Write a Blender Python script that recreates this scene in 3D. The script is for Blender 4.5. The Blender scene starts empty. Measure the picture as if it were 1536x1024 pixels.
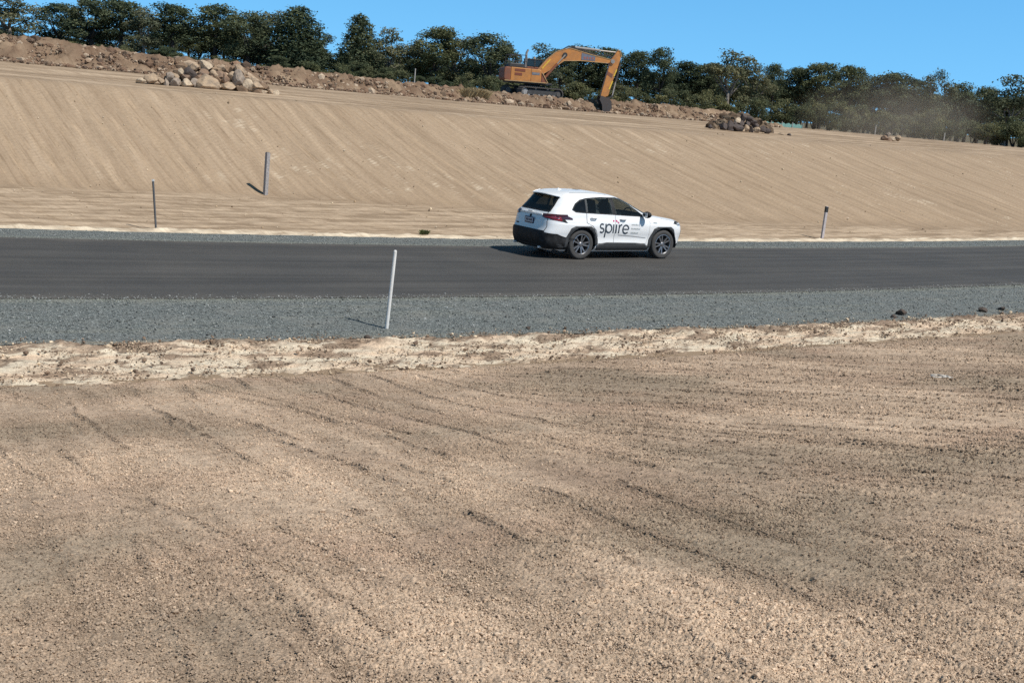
import bpy, bmesh, math, random
import numpy as np
from mathutils import Vector, Matrix, Euler
from mathutils.bvhtree import BVHTree
from mathutils.geometry import delaunay_2d_cdt
PI = math.pi
S = bpy.context.scene
COL = S.collection
rnd = random.Random(7)

# ------------------------------------------------------------------ camera numbers
F, PHI, HC = 1900.0, math.radians(4.3), 4.05
PITCH = math.atan(361 / F)
_r0 = Vector((1, 0, 0)); FW = Vector((0, math.cos(PITCH), -math.sin(PITCH))); _u0 = Vector((0, math.sin(PITCH), math.cos(PITCH)))
RT = math.cos(PHI) * _r0 + math.sin(PHI) * _u0
UP = math.cos(PHI) * _u0 - math.sin(PHI) * _r0
CAM = Vector((0, 0, HC))
def ray(px, py): return FW + RT * ((px - 768) / F) - UP * ((py - 512) / F)
def at_y(px, py, Y):
    d = ray(px, py); return CAM + d * (Y / d.y)

# ------------------------------------------------------------------ numpy noise
def _hash(ix, iy, seed):
    h = (ix.astype(np.int64) * 374761393 + iy.astype(np.int64) * 668265263 + seed * 974634777) & 0x7fffffff
    h = ((h ^ (h >> 13)) * 1274126177) & 0x7fffffff
    h = ((h ^ (h >> 15)) * 2246822519) & 0x7fffffff
    return (h ^ (h >> 16)) & 0xffff
def perlin(x, y, seed=0):
    x = np.asarray(x, float); y = np.asarray(y, float)
    x0 = np.floor(x); y0 = np.floor(y); fx = x - x0; fy = y - y0
    u = fx * fx * fx * (fx * (fx * 6 - 15) + 10); w = fy * fy * fy * (fy * (fy * 6 - 15) + 10)
    def g(ix, iy, dx, dy):
        a = _hash(ix, iy, seed) * (2 * PI / 65536.0); return np.cos(a) * dx + np.sin(a) * dy
    n00 = g(x0, y0, fx, fy); n10 = g(x0 + 1, y0, fx - 1, fy); n01 = g(x0, y0 + 1, fx, fy - 1); n11 = g(x0 + 1, y0 + 1, fx - 1, fy - 1)
    return (n00 + u * (n10 - n00) + w * (n01 - n00 + u * (n00 - n10 - n01 + n11))) * 1.5
def fbm(x, y, o=3, seed=0, g=.5):
    s = 0; a = 1; t = 0
    for i in range(o):
        s = s + a * perlin(x * 2 ** i, y * 2 ** i, seed + i * 17); t += a; a *= g
    return s / t
def sstep(a, b, x):
    t = np.clip((np.asarray(x, float) - a) / (b - a), 0, 1); return t * t * (3 - 2 * t)
def stretched(x, y, ang, lw, ll, seed, o=2):
    c, s = math.cos(ang), math.sin(ang); return fbm((-s * x + c * y) / lw, (c * x + s * y) / ll, o, seed)

# ------------------------------------------------------------------ the lie of the land
def yf(x):                                    # far edge of the asphalt
    x = np.asarray(x, float); xc = np.clip(x, -30, 30)
    return 35.532 + .5708 * xc + .00565 * xc * xc + (.5708 + .0113 * xc) * (x - xc)
def soil_edge(x): return -16.1 + .05 * np.clip(np.asarray(x, float), -20, 25)
def toe(x): return np.interp(x, [-20, -9, -2, 5, 22, 60], [14, 14, 11.5, 8.7, 5.8, 5])
def zcrest(x): return np.interp(x, [-60, -20, 0, 31, 70], [4.2, 3.49, 3.18, 2.88, 2.3])
def berm_v(x): return np.interp(x, [-60, -25, -10, 0, 5, 15, 60], [35, 35, 38, 46, 49.5, 50, 52])
def berm_h(x): return np.interp(x, [-60, -25, -19, -13, -6, -1, 3, 8, 12, 15, 18.5, 20], [1.3, 1.1, .8, .78, .65, .6, .6, .8, .75, .7, .1, 0])
def zbase(x, y):
    x = np.asarray(x, float); y = np.asarray(y, float); v = y - yf(x)
    se = soil_edge(x)
    near = np.where(v < se, np.minimum((se - v) * .132, 3.2), 0)
    near = near - .11 * sstep(-9.25, -13.2, v) * sstep(se - 1.2, se, v)
    far = -.07 * sstep(0, 2.6, v)
    Dt = toe(x); zc = zcrest(x)
    t = (v - Dt) / (22 - Dt); lin = np.clip(t, 0, 1)
    k = .06
    sm = np.where(t < k, np.where(t > -k, (t + k) ** 2 / (4 * k), 0), np.where(t > 1 - k, np.where(t < 1 + k, 1 - (1 + k - t) ** 2 / (4 * k), 1), lin))
    far = far + .17 * sstep(2.6, Dt, v) + sm * (zc - .1) + .5 * sstep(22, 35, v)
    vb = berm_v(x)
    far = far + berm_h(x) * sstep(vb, vb + 3, v) * (1 - .6 * sstep(vb + 14, vb + 24, v))
    return np.where(v < -4, near, far)
def gz(x, y): return float(zbase(x, y))
def on_ground(px, py, t0=20., t1=170.):
    d = ray(px, py); t = np.linspace(t0, t1, 6000)
    X = d.x * t; Y = d.y * t; Z = HC + d.z * t
    i = int(np.argmax(Z < zbase(X, Y))); return Vector((X[i], Y[i], gz(X[i], Y[i])))

# ------------------------------------------------------------------ object helpers
def tag(o, label=None, cat=None, group=None, kind=None):
    if label: o['label'] = label
    if cat: o['category'] = cat
    if group: o['group'] = group
    if kind: o['kind'] = kind
    return o
def empty(name, loc, rz=0, **k):
    o = bpy.data.objects.new(name, None); COL.objects.link(o); o.empty_display_size = .2
    o.location = loc; o.rotation_euler = (0, 0, rz); return tag(o, **k)
def link(name, me, mat=None, parent=None, smooth=False, bevel=0):
    o = bpy.data.objects.new(name, me); COL.objects.link(o)
    if mat is not None and not me.materials: me.materials.append(mat)
    if smooth: me.shade_smooth(); me.set_sharp_from_angle(angle=.75)
    if parent: o.parent = parent
    if bevel:
        m = o.modifiers.new('bevel', 'BEVEL'); m.width = bevel; m.segments = 2; m.limit_method = 'ANGLE'; m.angle_limit = .6
    return o
def np_mesh(name, V, Fq, mats, smooth=True, color=None, uv=None):
    """quads or tris from arrays"""
    V = np.asarray(V, np.float32); Fq = np.asarray(Fq, np.int32); n = Fq.shape[1]
    me = bpy.data.meshes.new(name)
    me.vertices.add(len(V)); me.vertices.foreach_set('co', V.ravel())
    me.loops.add(Fq.size); me.loops.foreach_set('vertex_index', Fq.ravel())
    me.polygons.add(len(Fq)); me.polygons.foreach_set('loop_start', np.arange(0, Fq.size, n, dtype=np.int32))
    me.polygons.foreach_set('loop_total', np.full(len(Fq), n, np.int32))
    me.polygons.foreach_set('use_smooth', np.full(len(Fq), smooth))
    me.materials.append(mats)
    if color is not None:
        a = me.attributes.new('Col', 'FLOAT_COLOR', 'POINT')
        c = np.ones((len(V), 4), np.float32); c[:, :3] = color; a.data.foreach_set('color', c.ravel())
    if uv is not None:
        l = me.uv_layers.new(name='UVMap'); l.data.foreach_set('uv', np.asarray(uv, np.float32)[Fq.ravel()].ravel())
    me.update(); me.validate(); return me
def grid_faces(nr, nc):
    i = np.arange(nr - 1)[:, None] * nc + np.arange(nc - 1)[None, :]
    return np.stack([i, i + 1, i + nc + 1, i + nc], -1).reshape(-1, 4)
class MB:
    def __init__(s): s.v = []; s.f = []
    def add(s, vs, fs, M=None):
        b = len(s.v); s.v += [tuple(M @ Vector(p)) if M else tuple(p) for p in vs]; s.f += [[b + i for i in f] for f in fs]; return s
    def box(s, c, d, rot=None, M=None):
        x, y, z = d[0] / 2, d[1] / 2, d[2] / 2
        vs = [Vector((a, b_, c_)) for a in (-x, x) for b_ in (-y, y) for c_ in (-z, z)]
        R = Euler(rot).to_matrix() if rot else Matrix.Identity(3)
        vs = [R @ p + Vector(c) for p in vs]
        return s.add(vs, [[0, 1, 3, 2], [4, 6, 7, 5], [0, 4, 5, 1], [2, 3, 7, 6], [0, 2, 6, 4], [1, 5, 7, 3]], M)
    def prism(s, poly, y0, y1, M=None):        # (x, z) outline pulled along y
        n = len(poly)
        a = sum(poly[i][0] * poly[(i + 1) % n][1] - poly[(i + 1) % n][0] * poly[i][1] for i in range(n))
        if a < 0: poly = poly[::-1]
        vs = [(p[0], y0, p[1]) for p in poly] + [(p[0], y1, p[1]) for p in poly]
        fs = [list(range(n)), list(range(2 * n - 1, n - 1, -1))] + [[(i + 1) % n, i, n + i, n + (i + 1) % n] for i in range(n)]
        return s.add(vs, fs, M)
    def tube(s, pts, r, n=10, cap=True, M=None):
        pts = [Vector(p) for p in pts]; rs = r if isinstance(r, (list, tuple)) else [r] * len(pts); b = []
        prev = None
        for i, p in enumerate(pts):
            d = (pts[min(i + 1, len(pts) - 1)] - pts[max(i - 1, 0)]).normalized()
            if prev is None: prev = d.orthogonal().normalized()
            u = (prev - d * prev.dot(d)).normalized(); w = d.cross(u); prev = u
            b += [p + (u * math.cos(2 * PI * k / n) + w * math.sin(2 * PI * k / n)) * rs[i] for k in range(n)]
        fs = [[i * n + k, i * n + (k + 1) % n, (i + 1) * n + (k + 1) % n, (i + 1) * n + k] for i in range(len(pts) - 1) for k in range(n)]
        if cap: fs += [list(range(n - 1, -1, -1)), [(len(pts) - 1) * n + k for k in range(n)]]
        return s.add(b, fs, M)
    def lathe_y(s, prof, c=(0, 0, 0), n=40, M=None):  # profile of (radius, y) about the y axis
        b = [(c[0] + r * math.cos(2 * PI * k / n), c[1] + y, c[2] + r * math.sin(2 * PI * k / n)) for r, y in prof for k in range(n)]
        fs = [[i * n + k, (i + 1) * n + k, (i + 1) * n + (k + 1) % n, i * n + (k + 1) % n] for i in range(len(prof) - 1) for k in range(n)]
        return s.add(b, fs, M)
    def mesh(s, name):
        me = bpy.data.meshes.new(name); me.from_pydata(s.v, [], s.f); me.update(); return me
    def build(s, name, mat, parent=None, smooth=False, bevel=0): return link(name, s.mesh(name), mat, parent, smooth, bevel)

# ------------------------------------------------------------------ materials
def nt(name):
    m = bpy.data.materials.new(name); m.use_nodes = True; t = m.node_tree
    return m, t, t.nodes['Principled BSDF']
def N(t, typ, **k):
    n = t.nodes.new(typ)
    for a, b in k.items():
        if a.startswith('i_'): n.inputs[a[2:].replace('_', ' ')].default_value = b
        else: setattr(n, a, b)
    return n
def L(t, a, b): t.links.new(a, b)
def ramp(t, fac, stops):
    r = N(t, 'ShaderNodeValToRGB'); e = r.color_ramp.elements
    while len(e) < len(stops): e.new(.5)
    for q, (p, c) in zip(e, stops): q.position = p; q.color = (*c, 1) if len(c) == 3 else c
    L(t, fac, r.inputs[0]); return r.outputs[0]
def g3(v): return (v, v, v)
def mixc(t, a, b, fac, mode='MIX'):
    m = N(t, 'ShaderNodeMix', data_type='RGBA', blend_type=mode)
    if isinstance(fac, (int, float)): m.inputs[0].default_value = fac
    else: L(t, fac, m.inputs[0])
    for s, i in ((a, 6), (b, 7)):
        if isinstance(s, tuple): m.inputs[i].default_value = (*s, 1)
        else: L(t, s, m.inputs[i])
    return m.outputs[2]
def plain(name, c, rough=.6, metal=0, coat=0, var=.12, scale=6., bump=0, spec=.5):
    """base colour with a little wear and roughness variation"""
    m, t, p = nt(name); co = N(t, 'ShaderNodeTexCoord')
    n = N(t, 'ShaderNodeTexNoise', i_Scale=scale, i_Detail=5., i_Roughness=.65); L(t, co.outputs['Object'], n.inputs[0])
    L(t, mixc(t, tuple(c), tuple(min(1, q * (1 - 2 * var) + .15 * var) for q in c), ramp(t, n.outputs[0], [(.42, g3(0)), (.7, g3(1))])), p.inputs['Base Color'])
    p.inputs['Roughness'].default_value = rough; p.inputs['Metallic'].default_value = metal; p.inputs['Coat Weight'].default_value = coat
    p.inputs['Coat Roughness'].default_value = .05; p.inputs['Specular IOR Level'].default_value = spec
    if bump:
        n2 = N(t, 'ShaderNodeTexNoise', i_Scale=scale * 6, i_Detail=4.); L(t, co.outputs['Object'], n2.inputs[0])
        b = N(t, 'ShaderNodeBump', i_Strength=bump, i_Distance=.02); L(t, n2.outputs[0], b.inputs['Height']); L(t, b.outputs[0], p.inputs['Normal'])
    return m
def soil_material(name, fine, mid, bump, dist, lo=.62, hi=1.22, stretch=None, c2=(.76, 1.14)):
    """vertex patches of earth colour, broken up by fine granules"""
    m, t, p = nt(name); a = N(t, 'ShaderNodeAttribute', attribute_name='Col'); g = N(t, 'ShaderNodeNewGeometry')
    vec = g.outputs['Position']
    if stretch:
        mp = N(t, 'ShaderNodeMapping'); mp.inputs['Rotation'].default_value = (0, 0, -stretch[0]); mp.inputs['Scale'].default_value = (stretch[1], 1, 1)
        vr = N(t, 'ShaderNodeVectorRotate', rotation_type='Z_AXIS'); vr.inputs['Angle'].default_value = -stretch[0]; L(t, vec, vr.inputs['Vector'])
        sc = N(t, 'ShaderNodeVectorMath', operation='MULTIPLY'); sc.inputs[1].default_value = (stretch[1], 1, 0); L(t, vr.outputs[0], sc.inputs[0]); vec2 = sc.outputs[0]
        t.nodes.remove(mp)
    else: vec2 = vec
    n1 = N(t, 'ShaderNodeTexNoise', i_Scale=fine, i_Detail=5., i_Roughness=.7); L(t, vec, n1.inputs[0])
    n2 = N(t, 'ShaderNodeTexNoise', i_Scale=mid, i_Detail=2. if stretch else 6., i_Roughness=.6); L(t, vec2, n2.inputs[0])
    c = mixc(t, a.outputs['Color'], ramp(t, n1.outputs[0], [(.34, g3(lo)), (.5, g3(1)), (.68, g3(hi))]), 1., 'MULTIPLY')
    c = mixc(t, c, ramp(t, n2.outputs[0], [(.34, (c2[0], c2[0] * .98, c2[0] * .96)), (.5, g3(1)), (.66, (c2[1], c2[1] * .99, c2[1] * .97))]), 1., 'MULTIPLY')
    if stretch:                                # long thin scrape marks down the face
        for sc_, k_, lo_r, hi_r, col_ in ((5., .06, .57, .70, (.80, .78, .76)), (12., .05, .54, .66, (.84, .825, .81)), (8., .07, .58, .70, (1.17, 1.16, 1.14))):
            s3 = N(t, 'ShaderNodeVectorMath', operation='MULTIPLY_ADD'); s3.inputs[1].default_value = (k_, 1, 0); s3.inputs[2].default_value = (sc_ * 3, sc_, 0); L(t, vr.outputs[0], s3.inputs[0])
            n4 = N(t, 'ShaderNodeTexNoise', i_Scale=sc_, i_Detail=3.5, i_Roughness=.62); L(t, s3.outputs[0], n4.inputs[0])
            c = mixc(t, c, mixc(t, g3(1), col_, ramp(t, n4.outputs[0], [(lo_r, g3(0)), (hi_r, g3(1))])), 1., 'MULTIPLY')
    L(t, c, p.inputs['Base Color']); p.inputs['Roughness'].default_value = .95; p.inputs['Specular IOR Level'].default_value = .15
    ad = N(t, 'ShaderNodeMath', operation='MULTIPLY_ADD'); L(t, n2.outputs[0], ad.inputs[0]); ad.inputs[1].default_value = 1.2; L(t, n1.outputs[0], ad.inputs[2])
    b = N(t, 'ShaderNodeBump', i_Strength=bump, i_Distance=dist); L(t, ad.outputs[0], b.inputs['Height']); L(t, b.outputs[0], p.inputs['Normal'])
    return m
# ------------------------------------------------------------------ sky, sun, camera
W = bpy.data.worlds.new('World'); S.world = W; W.use_nodes = True; wt = W.node_tree
SUN_EL = math.radians(52.9); SUN_H = Vector((.848, -.5415, 0)).normalized()
sky = N(wt, 'ShaderNodeTexSky', sky_type='NISHITA', sun_disc=False, sun_elevation=SUN_EL, sun_rotation=math.atan2(SUN_H.x, SUN_H.y), air_density=1.0, dust_density=.2, ozone_density=2.5, altitude=50)
tcw = N(wt, 'ShaderNodeTexCoord'); lift = N(wt, 'ShaderNodeVectorMath', operation='ADD'); lift.inputs[1].default_value = (0, 0, .30); nrm = N(wt, 'ShaderNodeVectorMath', operation='NORMALIZE')
L(wt, tcw.outputs['Generated'], lift.inputs[0]); L(wt, lift.outputs[0], nrm.inputs[0]); L(wt, nrm.outputs[0], sky.inputs[0])
hs = N(wt, 'ShaderNodeHueSaturation'); hs.inputs['Hue'].default_value = .478; hs.inputs['Saturation'].default_value = 1.2; hs.inputs['Value'].default_value = 1.5
L(wt, sky.outputs[0], hs.inputs['Color']); bg = wt.nodes['Background']; sp_ = N(wt, 'ShaderNodeSeparateXYZ'); L(wt, tcw.outputs['Generated'], sp_.inputs[0])
L(wt, mixc(wt, hs.outputs[0], ramp(wt, sp_.outputs[2], [(0, (1.0, 1.03, 1.05)), (.12, (.84, .94, 1.04)), (.26, g3(.46)), (.6, g3(.3)), (1, g3(.25))]), 1., 'MULTIPLY'), bg.inputs[0]); bg.inputs[1].default_value = .15
sl = bpy.data.lights.new('sun', 'SUN'); sl.energy = 4.7; sl.angle = math.radians(.53); sl.color = (1, .955, .89)
so = bpy.data.objects.new('sun', sl); COL.objects.link(so)
sd = SUN_H * math.cos(SUN_EL) + Vector((0, 0, math.sin(SUN_EL))); so.rotation_euler = sd.to_track_quat('Z', 'Y').to_euler(); so.location = sd * 50
cd = bpy.data.cameras.new('camera'); co_ = bpy.data.objects.new('camera', cd); COL.objects.link(co_)
cd.sensor_width = 36; cd.lens = F / 1536 * 36; cd.clip_end = 5000; cd.clip_start = .1
M4 = Matrix((RT, UP, -FW)).transposed().to_4x4(); M4.translation = CAM; co_.matrix_world = M4; S.camera = co_
S.view_settings.view_transform = 'Standard'; S.view_settings.look = 'None'; S.view_settings.exposure = 0; S.view_settings.gamma = 1
S.cycles.use_denoising = False; S.cycles.max_bounces = 6; S.cycles.transparent_max_bounces = 12; S.cycles.volume_bounces = 0; S.cycles.caustics_reflective = False; S.cycles.caustics_refractive = False; S.cycles.sample_clamp_indirect = 2.5

# ------------------------------------------------------------------ ground sheets
TAN = np.array([.315, .230, .154]); PALE = np.array([.50, .385, .272]); CREAM = np.array([.72, .62, .475]); SOIL = np.array([.475, .365, .265]); DARK = np.array([.20, .145, .10]); RUB = np.array([.17, .112, .074])
m_far = soil_material('bank_earth', 9., 3.0, .3, .025, lo=.86, hi=1.09, stretch=(math.radians(130), .025), c2=(.90, 1.06))
m_field = soil_material('cultivated_soil', 95., 9., .8, .010, lo=.45, hi=1.35)
m_verge = soil_material('sandy_verge', 30., 3.5, .7, .03, lo=.6, hi=1.2)
def lerp(a, b, t): t = np.clip(np.asarray(t), 0, 1)[..., None]; return a * (1 - t) + b * t
BA = math.radians(130)

# far ground: verge strip, cut batter, plateau, berm, horizon
xs = np.concatenate([-np.geomspace(900, 47, 40), np.arange(-46, 52, .115), np.geomspace(53, 900, 40)])
vs_ = np.concatenate([[-900, -500, -250, -120, -60, -40, -30, -22, -17.5, -13, -9, -6, -3, 0, 1.2, 2], np.arange(2.3, 24, .085), np.arange(24, 62, .17), np.geomspace(63, 1500, 45)])
X, Vv = np.meshgrid(xs, vs_); Y = yf(X) + Vv; Z = zbase(X, Y)
Z[Vv < 2.2] -= .06
Z[(Vv < -11)] -= .1
Dt = toe(X); al = X * 1.16
onb = sstep(-.5, 1.2, Vv - Dt) * (1 - sstep(22, 25, Vv))
st = stretched(X, Y, BA, .22, 5., 3, 3); st2 = stretched(X, Y, BA, .55, 9., 9, 2); st3 = stretched(X, Y, BA - .1, .26, 7., 31, 2)
Z += onb * (.013 * st + .016 * st2 + .012 * st3) + .03 * fbm(X / 1.5, Y / 1.5, 3, 5) * (Vv > 3)
strip = sstep(2.4, 2.9, Vv) * (1 - sstep(-1.5, .5, Vv - Dt))
tr = fbm(al / 3.6, (Vv + .25 * fbm(al / 5, al * 0, 2, 14)) / .6, 3, 12); tr2 = fbm(al / .7, Vv / .25, 3, 13)
Z += strip * (.022 * tr + .02 * tr2) + .10 * np.exp(-((Vv - 3.05 + .25 * fbm(al / 1.3, Vv * 0, 2, 77)) / .28) ** 2) * (.6 + .8 * fbm(al / .5, Vv / .5, 2, 41))
plat = sstep(22, 24, Vv); vb = berm_v(X); bm_ = sstep(-.2, 1.2, Vv - vb) * sstep(21, 19, X) * (Vv < 75)
Z += plat * (1 - bm_) * .03 * fbm(al / 7., Vv / .8, 2, 15)
rough = bm_ * (1 - .6 * sstep(3.5, 6, Vv - vb))
Z += rough * (.42 * fbm(X / 1.0, Y / 1.0, 3, 21) + .30 * np.abs(fbm(X / .45, Y / .45, 2, 22)))
# tones
C = np.broadcast_to(TAN, X.shape + (3,)).copy()
C = lerp(C, PALE, onb * (.16 + .28 * np.clip(st * 1.1 - .05, 0, 1) + .8 * np.clip(st3 - .15, 0, 1)))
C = lerp(C, TAN * .80, onb * np.clip(st2 * .5 + .5 * np.clip(-st3, 0, 1) - .05, 0, .6))
C = lerp(C, CREAM, onb * sstep(.30, .5, stretched(X, Y, BA, .25, 1.2, 55, 3)) * sstep(-.1, .35, fbm(X / 5, Y / 5, 2, 57)) * .45)
C = lerp(C, PALE, strip * np.clip(.45 + tr * 1.3 + tr2 * .9, 0, .95))
C = lerp(C, TAN * .85, strip * np.clip(-tr * 1.2 - tr2 * .7, 0, .7))
C = lerp(C, CREAM * 1.03, sstep(2.45, 2.6, Vv) * (1 - sstep(3.0, 3.7, Vv + .8 * fbm(al / 1.0, Vv / .8, 3, 61))) * (.6 + .8 * fbm(al / .6, Vv / .3, 2, 62)))
C = lerp(C, PALE, plat * (1 - bm_) * np.clip(.22 + fbm(al / 9., Vv / .7, 2, 15) * 1.2, 0, .8))
C = lerp(C, TAN * .72, plat * (1 - bm_) * np.clip(-fbm(al / 9., Vv / .7, 2, 15) * 1.3 + .1 * sstep(-8, -1, Vv - vb), 0, .8))
C = lerp(C, RUB, bm_ * np.clip(.85 + .5 * fbm(X / 3, Y / 3, 2, 65), 0, 1))  # rubble brown, darkened further in place of shadow between the stones
C = lerp(C, TAN * 1.05, bm_ * np.clip(fbm(X / 2.2, Y / .9, 3, 66) * 1.3 + .3 * sstep(2, 10, X), 0, .8))
C = lerp(C, np.array([.12, .10, .06]), sstep(75, 95, Vv))
me = np_mesh('ground', np.stack([X, Y, Z], -1).reshape(-1, 3), grid_faces(*X.shape), m_far, True, C.reshape(-1, 3))
tag(link('ground', me), kind='structure')

d65 = math.radians(-65); d35 = math.radians(-36)
def lines(X, Y, ang, sp, w, seed, keep):
    c, s_ = math.cos(ang), math.sin(ang); q = -s_ * X + c * Y; a = c * X + s_ * Y; q = q + .22 * perlin(a / 5., q / 3., seed) + .03 * perlin(a / .5, q / .5, seed + 1)
    k = np.floor(q / sp); r = q / sp - k; off = .25 + .5 * (_hash(k, k * 0, seed + 2) / 65536.)
    return np.exp(-((r - off) * sp / w) ** 2) * sstep(keep, keep + .3, perlin(a / 2.2, k * 7.3, seed + 3) + .4 * perlin(a / .3, k * 3.1, seed + 4))
def field_lines(X, Y):
    fm = sstep(-.5, 3.5, X + (Y - 9) * .25) * sstep(5, 9, Y)
    nr = .45 + .55 * sstep(5, 9, Y)
    return nr * np.clip((1 - fm) * (lines(X, Y, d65, .62, .030, 401, -.15) + .7 * lines(X, Y, d65 + .1, .37, .020, 411, .05)) + fm * (lines(X, Y, d35, .42, .028, 421, -.3) + .8 * lines(X, Y, d35 + .05, .23, .020, 431, -.1)), 0, 1)
def field_relief(X, Y):
    fm = sstep(-.5, 3.5, X + (Y - 9) * .25) * sstep(5, 9, Y)
    sA = stretched(X, Y, d65, .30, 3.4, 101, 3); sB = stretched(X, Y, d35, .16, 3.2, 111, 3); sC = stretched(X, Y, d35, .45, 6, 113, 2)
    big = fbm(X / 2.4, Y / 2.4, 3, 121); trk = (1 - fm) * sA + fm * (.75 * sB + .35 * sC); fl = field_lines(X, Y)
    return trk, big, fl, .026 * trk + .03 * big + .018 * fl
# soil field this side of the road (real clods in the mesh)
ncol, nrow = 1350, 1200
ta = np.linspace(-.72, .72, ncol); ta = np.sign(ta) * np.abs(ta / .72) ** 1.12 * .72
lo_ = np.full(ncol, 1.5); hi_ = np.full(ncol, 40.)
a_, b_ = lo_.copy(), hi_.copy() * 3
for _ in range(60):                            # depth where each column meets the verge
    md = (a_ + b_) / 2; x = ta * md; ed = soil_edge(x) + (.5 * fbm(x / 1.9, x * 0 + 3, 4, 88))
    c_ = md - yf(x) < ed; a_ = np.where(c_, md, a_); b_ = np.where(c_, b_, md)
yend = np.minimum(a_, 60)
rr = np.linspace(0, 1, nrow)[:, None]
Y = 1.5 * (yend / 1.5) ** rr; X = ta[None, :] * Y; Vv = Y - yf(X); Z = zbase(X, Y)
edge = soil_edge(X) + .5 * fbm(X / 1.9, X * 0 + 3, 4, 88) - Vv       # distance back from the lip
Z = Z + .055 * sstep(0, .22, edge) - .03 * (edge < .02)
trk, big, fl, rel = field_relief(X, Y)
gran = sstep(-.25, .5, fbm(X / 1.3, Y / 1.3, 3, 141) + .3 * sstep(7, 3.5, Y))      # where it lies loose
c1 = perlin(X / .045, Y / .045, 151); c2 = perlin(X / .021, Y / .021, 152); c3 = fbm(X / .11, Y / .11, 2, 153); c4 = perlin(X / .012, Y / .012, 154)
Z = Z + rel + (.5 + .7 * gran) * (.004 * c1 + .008 * c2 + .008 * c3 + .009 * c4)
C = np.broadcast_to(SOIL, X.shape + (3,)).copy()
C = lerp(C, np.array([.57, .445, .325]), np.clip(.25 + .95 * big - .3 * gran + .4 * trk, 0, .95))
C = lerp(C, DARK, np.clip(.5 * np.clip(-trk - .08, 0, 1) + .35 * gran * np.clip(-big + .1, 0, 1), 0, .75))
C = lerp(C, np.array([.42, .295, .215]), np.clip(fbm(X / 1.9, Y / 1.9, 2, 161) * 1.1, 0, .6))
C = lerp(C, np.array([.60, .48, .345]), sstep(.40, .62, fbm(X / .35, Y / .2, 3, 171)) * .6)
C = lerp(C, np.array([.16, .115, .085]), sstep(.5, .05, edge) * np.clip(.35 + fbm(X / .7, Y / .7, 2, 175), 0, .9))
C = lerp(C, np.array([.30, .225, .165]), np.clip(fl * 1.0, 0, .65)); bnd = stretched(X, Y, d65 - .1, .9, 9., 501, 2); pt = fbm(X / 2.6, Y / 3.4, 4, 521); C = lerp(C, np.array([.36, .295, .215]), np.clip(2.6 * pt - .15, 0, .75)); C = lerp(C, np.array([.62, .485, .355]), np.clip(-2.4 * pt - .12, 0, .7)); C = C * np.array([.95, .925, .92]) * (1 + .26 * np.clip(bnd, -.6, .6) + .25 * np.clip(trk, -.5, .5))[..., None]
C = lerp(C, C * .6, sstep(.15, .6, -c2 + .6 * c4) * .5); C = lerp(C, C * 1.2, sstep(.1, .6, c2 + .6 * c4) * .4)  # shade between grains put into the colour: hollows darker, tops lighter
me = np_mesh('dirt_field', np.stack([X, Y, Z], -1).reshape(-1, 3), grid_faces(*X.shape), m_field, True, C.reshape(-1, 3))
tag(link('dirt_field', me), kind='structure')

# pale sandy verge under the gravel edge
xs = np.arange(-22, 34, .035); vs_ = np.arange(-17.4, -12.2, .035)
X, Vv = np.meshgrid(xs, vs_); Y = yf(X) + Vv; al = X * 1.16
dk0 = np.clip(3.2 * fbm(al / .95, Vv / .6, 4, 223, .68), 0, 1); Z = zbase(X, Y); wk = sstep(soil_edge(X) - .2, soil_edge(X) + .3, Vv)
Z = np.where(Vv < soil_edge(X), np.minimum(Z, .02) - .03, Z) + wk * (.05 * fbm(X / .6, Y / .6, 3, 201) + .03 * fbm(al / .13, Vv / .13, 2, 203) * (.5 + dk0))
gedge = -13.15 + .35 * fbm(al / 2.2, al * 0, 3, 211)                  # ragged gravel edge
heap = np.exp(-((Vv - gedge + .25) / .32) ** 2) * np.clip(.5 + 1.3 * fbm(al / .9, Vv / .9, 3, 213), 0, 1.6)
Z = Z + .085 * heap * (1 + .8 * fbm(X / .12, Y / .12, 2, 215)) - .05 * sstep(.1, .5, Vv - gedge)
C = np.broadcast_to(CREAM * .98, X.shape + (3,)).copy()
C = lerp(C, np.array([.66, .50, .36]), np.clip(.45 + 1.8 * fbm(al / 1.1, Vv / .5, 4, 221), 0, 1))
dk = np.clip(3.2 * fbm(al / .95, Vv / .6, 4, 223, .75) + .6 * sstep(.7, 0, np.abs(Vv - gedge)) + .55 * sstep(.55, .1, Vv - soil_edge(X)) * (fbm(al / 1.4, Vv, 3, 227) > 0) - .05, 0, 1)
C = lerp(C, np.array([.27, .195, .14]), np.clip(dk * 1.5, 0, .9))
C = lerp(C, np.array([.10, .075, .055]), sstep(.38, .62, fbm(al / .16, Vv / .11, 2, 225) + .25 * dk) * .9)
C = lerp(C, np.array([.22, .16, .12]), np.clip(heap - .35, 0, .8))
me = np_mesh('sandy_verge', np.stack([X, Y, Z], -1).reshape(-1, 3), grid_faces(*X.shape), m_verge, True, C.reshape(-1, 3))
tag(link('sandy_verge', me), kind='structure')

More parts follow.
